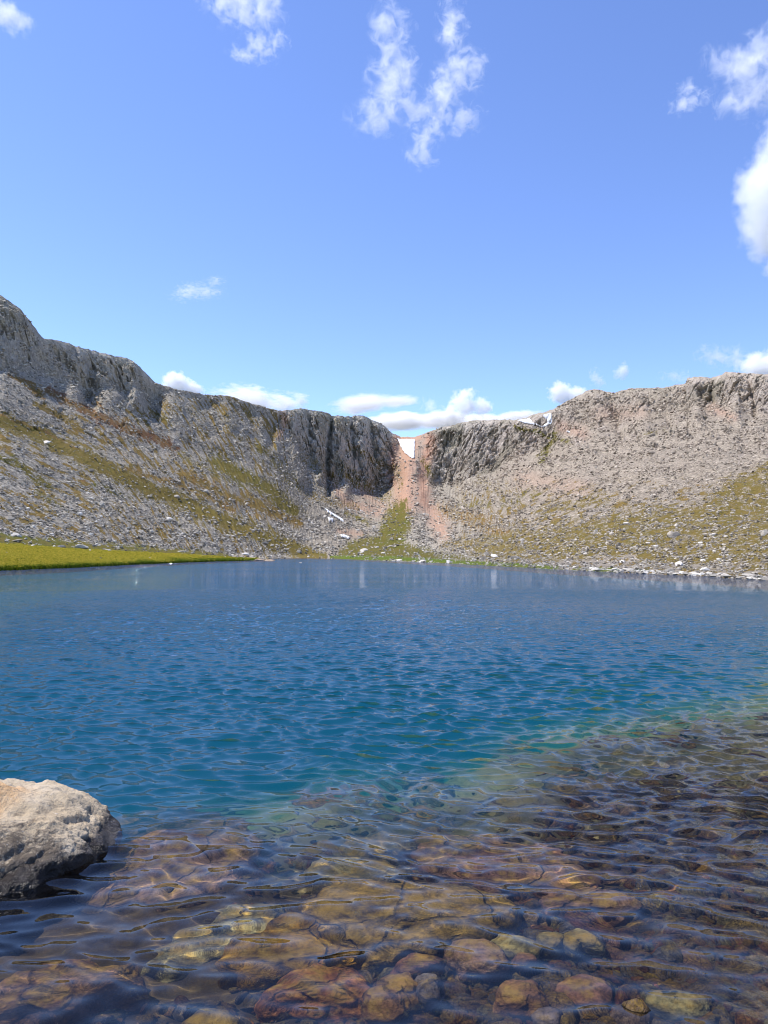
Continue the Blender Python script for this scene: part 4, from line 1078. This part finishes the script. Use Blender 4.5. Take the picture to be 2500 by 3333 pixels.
# two small dark stones in the meadow
for x, y, lab in ((327,1819,'small dark stone standing in the gold grass of the left bank'), (487,1818,'tiny dark stone at the waterline grass of the left bank')):
    put_boulder(x, y, 7, 8, lab, pale=False, name='stone', cat='stone')
zones = [
 ((40,1560,780,1795), 40, 11, True, 'grey white block in the rubble of the left slope', 'blocks in the left rubble'),
 ((1480,1600,2480,1700), 35, 10, True, 'pale block among the talus of the right slope', 'blocks in the right talus'),
 ((1700,1700,2480,1840), 50, 10, True, 'white block scattered in the brown grass of the right slope', 'blocks in the right slope grass'),
 ((1100,1700,1500,1810), 15, 8, True, 'white block near the green flat at the lake head', 'blocks at the lake head'),
]
rz = np.random.default_rng(3)
cnt = 0
for (x0, y0, x1, y1), nn_, sz, pale, lab, grp in zones:
    for _ in range(nn_):
        x = rz.uniform(x0, x1); y = rz.uniform(y0, y1)
        if x < 800 and y > 1733 + 0.105*x - 4: y = rz.uniform(y0, 1720+0.1*x)
        w = sz*math.exp(rz.normal(0, 0.3)); put_boulder(x, y, w, w*rz.uniform(0.4, 0.7), lab, grp, pale=rz.uniform() < 0.9, seed=cnt); cnt += 1
# white stones that line the right shore
for k in range(100):
    x = 1840 + 680*rz.uniform()**0.8; yb = np.interp(x, [1800,2053,2306,2500], [1852.5,1865,1876,1889])
    put_boulder(x, yb-rz.uniform(0, 9), rz.uniform(10, 30), rz.uniform(4, 9), 'white stone lying in the row along the right waterline', 'white stones along the right waterline', seed=k)
# tan rock spit at the tip of the bank, and the lone stone in the water
def spit_rock(x0, x1, y, h, lab):
    p = wp((x0+x1)/2, y, 0); s = p.length/FPX
    v, f = rock_shape(int(x0), 4, 12, 0.09, (0.5, 0.9))
    o = mesh_obj('spit_rock', v, f, M_SPIT, smooth=False)
    o.scale = ((x1-x0)*s*0.55, (x1-x0)*s*0.9, h*s*0.75); o.location = (p.x, p.y, 0.0); tag(o, lab, 'rock')
M_SPIT = mat_scree('tan_stone', (0.40, 0.31, 0.22), (0.62, 0.52, 0.40))
spit_rock(828, 862, 1824.5, 8, 'tan ledge at the tip of the grassy bank, nearer the grass')
spit_rock(852, 893, 1825.0, 6, 'low tan ledge reaching furthest into the lake from the bank')
spit_rock(790, 840, 1819.0, 8, 'pale ledge between the grass tip and the rubble')
p = wp(978, 1831.5, 0); s = p.length/FPX
o = bpy.data.objects.new('lake_stone', BM[2]); COL.objects.link(o); o.location = p; o.scale = (5*s, 5*s, 2.5*s)
tag(o, 'lone white stone poking out of the lake off the bank tip', 'stone')

# ---------------------------------------------------------------- snow
def mat_snow():
    t = NT('old_snow'); p = t.pos()
    n = t.noise(t.vscale(p, (1, 1, 0.15)), 0.5, 5, 0.6); n2 = t.noise(p, 1.5, 4, 0.6)
    c = t.mix(t.mapr(n, 0.45, 0.7, 0, 1), (0.80, 0.81, 0.83), (0.50, 0.48, 0.46))
    t.bsdf(c, 0.6, t.bump(n2, 0.5, 0.4), 0.3); return t.m
M_SNOW = mat_snow()
def snow(poly, lab, thick=2.6, step=1.1):
    xs = [p[0] for p in poly]; ys = [p[1] for p in poly]
    gx = np.arange(min(xs)-3, max(xs)+3, step); gy = np.arange(min(ys)-3, max(ys)+3, step)
    GX, GY = np.meshgrid(gx, gy)
    pd = pdist(GX, GY, poly) + 1.6*fbm(GX/6, GY/6, oct=3, seed=4)
    ids = -np.ones(GX.shape, int); vs = []
    for a in range(GX.shape[0]):
        for b in range(GX.shape[1]):
            if pd[a, b] > 0:
                loc, nor = hit(GX[a, b], GY[a, b])
                if loc is None: continue
                if vs and (loc-Vector(vs[-1])).length > 200: continue
                d = (Vector((0, 0, CAM_H))-loc).normalized()
                k = min(1, pd[a, b]/2.5)
                ids[a, b] = len(vs); vs.append(tuple(loc + (d*0.6+Vector((0, 0, 0.8)))*(0.15+thick*k)))
    fs = [(ids[a, b], ids[a+1, b], ids[a+1, b+1], ids[a, b+1]) for a in range(GX.shape[0]-1) for b in range(GX.shape[1]-1)
          if min(ids[a, b], ids[a, b+1], ids[a+1, b], ids[a+1, b+1]) >= 0]
    if not fs: print('no snow', lab); return
    va = np.array(vs)
    for _ in range(3):     # settle the surface
        acc = va.copy(); cntv = np.ones(len(va))
        for q in fs:
            m = va[list(q)].mean(0)
            for u in q: acc[u] += m; cntv[u] += 1
        va = acc/cntv[:, None]
    c = va.mean(0)
    o = mesh_obj('snow_patch', va-c, fs, M_SNOW); o.location = c
    sm = o.modifiers.new('thick', 'SOLIDIFY'); sm.thickness = 1.5; sm.offset = -1
    tag(o, lab, 'snow')
snow([(1292,1427),(1305,1431),(1352,1430),(1351,1493),(1338,1494),(1315,1477),(1302,1455)], 'tall snow patch hanging in the red gully under the pass')
snow([(1681,1370),(1725,1363),(1735,1376),(1763,1389),(1782,1378),(1763,1353),(1776,1350),(1796,1346),(1797,1382),(1768,1395),(1741,1386),(1703,1381)], 'hooked snow patch just under the crest right of the pass')
snow([(1842,1403),(1856,1406),(1856,1412),(1844,1410)], 'tiny snow patch right of the hooked one')
snow([(1054,1657),(1060,1657),(1088,1676),(1118,1693),(1122,1702),(1108,1698),(1090,1686),(1071,1674)], 'long thin diagonal snow streak at the cliff foot')
snow([(1063,1686),(1088,1691),(1085,1703),(1070,1702)], 'small squarish snow patch under the diagonal streak')
snow([(1126,1654),(1141,1661),(1138,1664),(1127,1659)], 'small snow scrap right of the diagonal streak')
snow([(1168,1659),(1183,1665),(1180,1668),(1170,1664)], 'smallest snow scrap under the cliff, furthest right at its foot')
snow([(1102,1743),(1125,1746),(1143,1753),(1138,1757),(1110,1753)], 'flat snow patch just above the green flat at the lake head')
# ---------------------------------------------------------------- clouds: volumes kilometres away
def cloud(label, blobs, dist, dens, amp=1.3, nscale=2.6, sq=(1, 1, 1), rough=0.62, dep=0.9, gain=2.2, dist_=0.0, seed=0, step=0.35, thr=0.20):
    cx = sum(b[0] for b in blobs)/len(blobs); cy_ = sum(b[1] for b in blobs)/len(blobs)
    C0 = Vector((0, 0, CAM_H)) + ray(cx, cy_)*dist
    az = math.atan2(C0.x, C0.y); R = Matrix.Rotation(-az, 3, 'Z'); Ri = R.transposed()
    u = dist/FPX
    els = []
    for (bx_, by_, rx, ry, rot) in blobs:
        p = Ri @ (Vector((0, 0, CAM_H)) + ray(bx_, by_)*dist - C0)
        els.append((p, (rx*u, max(rx, ry)*u*dep*0.7, ry*u*1.1), math.radians(rot)))
    bmm = bmesh.new()
    for p, r, rot in els:
        q = bmesh.ops.create_icosphere(bmm, subdivisions=3, radius=1.0)
        M = Matrix.Translation(p) @ Matrix.Rotation(-rot, 4, 'Y') @ Matrix.Diagonal((r[0], r[1], r[2], 1))
        bmesh.ops.transform(bmm, matrix=M, verts=q['verts'])
    me = bpy.data.meshes.new('cloud'); bmm.to_mesh(me); bmm.free()
    o = bpy.data.objects.new('cloud', me); COL.objects.link(o); o.location = C0; o.rotation_euler = (0, 0, -az)
    if len(blobs) > 1:
        rm = o.modifiers.new('union', 'REMESH'); rm.mode = 'VOXEL'; rm.voxel_size = min(min(r[0], r[2]) for _, r, _ in els)/4.5
    t = NT('cloud_vapour'); tc = t.obj()
    best = None
    wv = t.n('TexNoise'); 
    for p, r, rot in els:
        mp = t.n('Mapping', vector_type='TEXTURE'); t.l(tc, mp.inputs[0])
        mp.inputs['Location'].default_value = p; mp.inputs['Rotation'].default_value = (0, -rot, 0); mp.inputs['Scale'].default_value = r
        ln = t.n('VectorMath', operation='LENGTH'); t.l(mp.outputs[0], ln.inputs[0])
        d = t.math('SUBTRACT', 1.0, ln.outputs['Value'])
        best = d if best is None else t.math('SMOOTH_MAX', best, d, 0.25)
    t.t.nodes.remove(wv)
    rmean = sum(min(r[0], r[2]) for _, r, _ in els)/len(els)
    mpp = t.n('Mapping'); t.l(tc, mpp.inputs[0]); mpp.inputs['Location'].default_value = (seed*13.1, seed*7.7, seed*3.3)
    mpp.inputs['Scale'].default_value = tuple(nscale*s/(2*rmean) for s in sq)
    N = t.noise(mpp.outputs[0], 1.0, 7, rough, dist_)
    v = t.math('ADD', t.math('SUBTRACT', best, thr), t.math('MULTIPLY', t.math('SUBTRACT', N, 0.5), amp))
    v = t.math('MULTIPLY', v, gain); v = t.math('MINIMUM', t.math('MAXIMUM', v, 0.0), 1.0)
    v = t.math('MULTIPLY', v, dens/(2*rmean))
    vs = t.n('VolumeScatter'); vs.inputs['Color'].default_value = (1, 1, 1, 1); vs.inputs['Anisotropy'].default_value = 0.2
    t.l(v, vs.inputs['Density']); t.l(vs.outputs[0], t.out.inputs['Volume'])
    t.m.cycles.volume_step_rate = step
    o.data.materials.append(t.m)
    tag(o, label, 'cloud')
    return o

W = dict(amp=3.4, rough=0.68, dist_=.6, thr=.45, gain=1.25, step=.3)
K = dict(amp=1.7, rough=0.66, thr=.22, gain=3.0, step=.22, nscale=3.6)
cloud('big bright white cumulus cut off by the right picture edge', [(2560,760,150,110,0),(2530,620,130,140,0),(2620,480,150,140,0),(2800,640,300,260,0),(3200,560,380,300,0),(3050,250,300,230,0),(3450,60,460,330,0)], 3200, 12, seed=1, **K)
cloud('wide torn cloud at the upper right, above the big cumulus', [(2400,215,120,75,-25),(2480,180,100,90,0),(2440,300,120,80,10),(2560,270,130,100,0),(2850,220,260,120,0)], 3000, 5.0, nscale=4.0, seed=2, **W)
cloud('small faint scrap left of the upper right cloud', [(2245,325,75,40,5),(2235,285,40,36,0)], 3000, 2.4, nscale=3.6, seed=3, **W)
cloud('tall ragged cloud in the upper middle, left arm of the fork', [(1270,90,85,110,0),(1280,260,95,150,0),(1230,370,110,85,15),(1345,350,95,85,0)], 2800, 4.0, nscale=4.2, seed=4, **W)
cloud('ragged bright cloud in the upper middle, right arm of the fork', [(1445,300,75,120,-10),(1510,225,95,85,40),(1470,90,55,110,-5),(1510,385,80,60,0)], 2800, 4.0, nscale=4.2, seed=5, **W)
cloud('pointed wisp hanging below the forked cloud', [(1395,430,85,65,35),(1370,500,65,66,35)], 2800, 3.6, nscale=3.8, seed=6, **W)
cloud('pale flat cloud at the top edge, left of centre', [(780,20,150,62,-8),(860,15,90,65,0)], 2800, 3.2, nscale=4.0, seed=7, **W)
cloud('thin broken wisps below the pale top edge cloud', [(850,150,75,50,-35),(900,130,50,36,20),(800,180,70,26,-10)], 2800, 2.4, nscale=4.0, seed=8, **W)
cloud('small faint cloud in the top left corner', [(25,50,75,44,-20)], 2800, 2.6, amp=2.2, nscale=3.0, seed=9, thr=.25, gain=1.6)
cloud('thin streaky wisp floating above the left ridge', [(615,948,85,32,20),(670,950,75,32,10),(700,915,45,22,10)], 3600, 1.7, nscale=4.2, seed=10, sq=(1,1,2), **W)
cloud('small round white cumulus peeking over the left ridge', [(575,1248,62,42,-10),(625,1268,48,32,-20)], 4200, 7, seed=11, **K)
cloud('long pale cloud bank low behind the left ridge', [(820,1300,150,46,-8),(930,1315,80,44,-8),(975,1300,40,34,0)], 4600, 5.0, amp=2.6, thr=.28, gain=1.5, nscale=3.4, seed=12, sq=(.6,1,1.6), step=.3)
cloud('smooth lens shaped cloud above the cliffs left of the pass', [(1180,1315,130,36,5),(1290,1306,100,20,4)], 4600, 3.4, 1.3, 2.4, seed=13, sq=(.5,1,1.4), gain=1.8, thr=.2)
cloud('flat white cloud bar right above the pass', [(1300,1372,125,32,0),(1450,1368,125,32,0),(1560,1372,90,28,0)], 4800, 4.5, 1.1, 2.6, seed=14, sq=(.5,1,1), gain=3, thr=.15)
cloud('puffy white cloud rising out of the bar right of the pass', [(1515,1315,62,62,0),(1470,1340,52,40,0),(1568,1325,52,40,0)], 4700, 7, amp=2.4, thr=.25, gain=2.2, nscale=3.4, seed=15, rough=.68, dist_=.3, step=.25)
cloud('small wispy puff above the pass', [(1402,1322,44,42,0)], 4700, 3.2, nscale=3.4, seed=16, **W)
cloud('faint flat cloud behind the crest right of the pass', [(1680,1358,120,20,5)], 4800, 3.0, 1.4, 2.6, seed=17, sq=(.5,1,1))
cloud('white cumulus resting on the rising right ridge', [(1825,1278,54,44,0),(1875,1290,58,34,0)], 4300, 6, seed=18, **K)
cloud('tiny cloud fleck above the right ridge', [(2022,1208,30,32,-15)], 4000, 3.5, 2.2, 2.8, seed=19, thr=.28)
cloud('thin wisp standing beside the tiny fleck over the right ridge', [(1945,1235,30,48,20)], 4000, 2.4, nscale=3.4, seed=20, **W)
cloud('faint wisps in the haze above the right crest', [(2330,1160,85,38,-15),(2390,1165,70,44,0),(2200,1225,60,32,0)], 4000, 2.0, nscale=3.6, seed=21, **W)
cloud('white cloud heaped behind the far right crest', [(2475,1192,75,48,-10),(2560,1180,100,66,0)], 3900, 8, seed=22, **K)
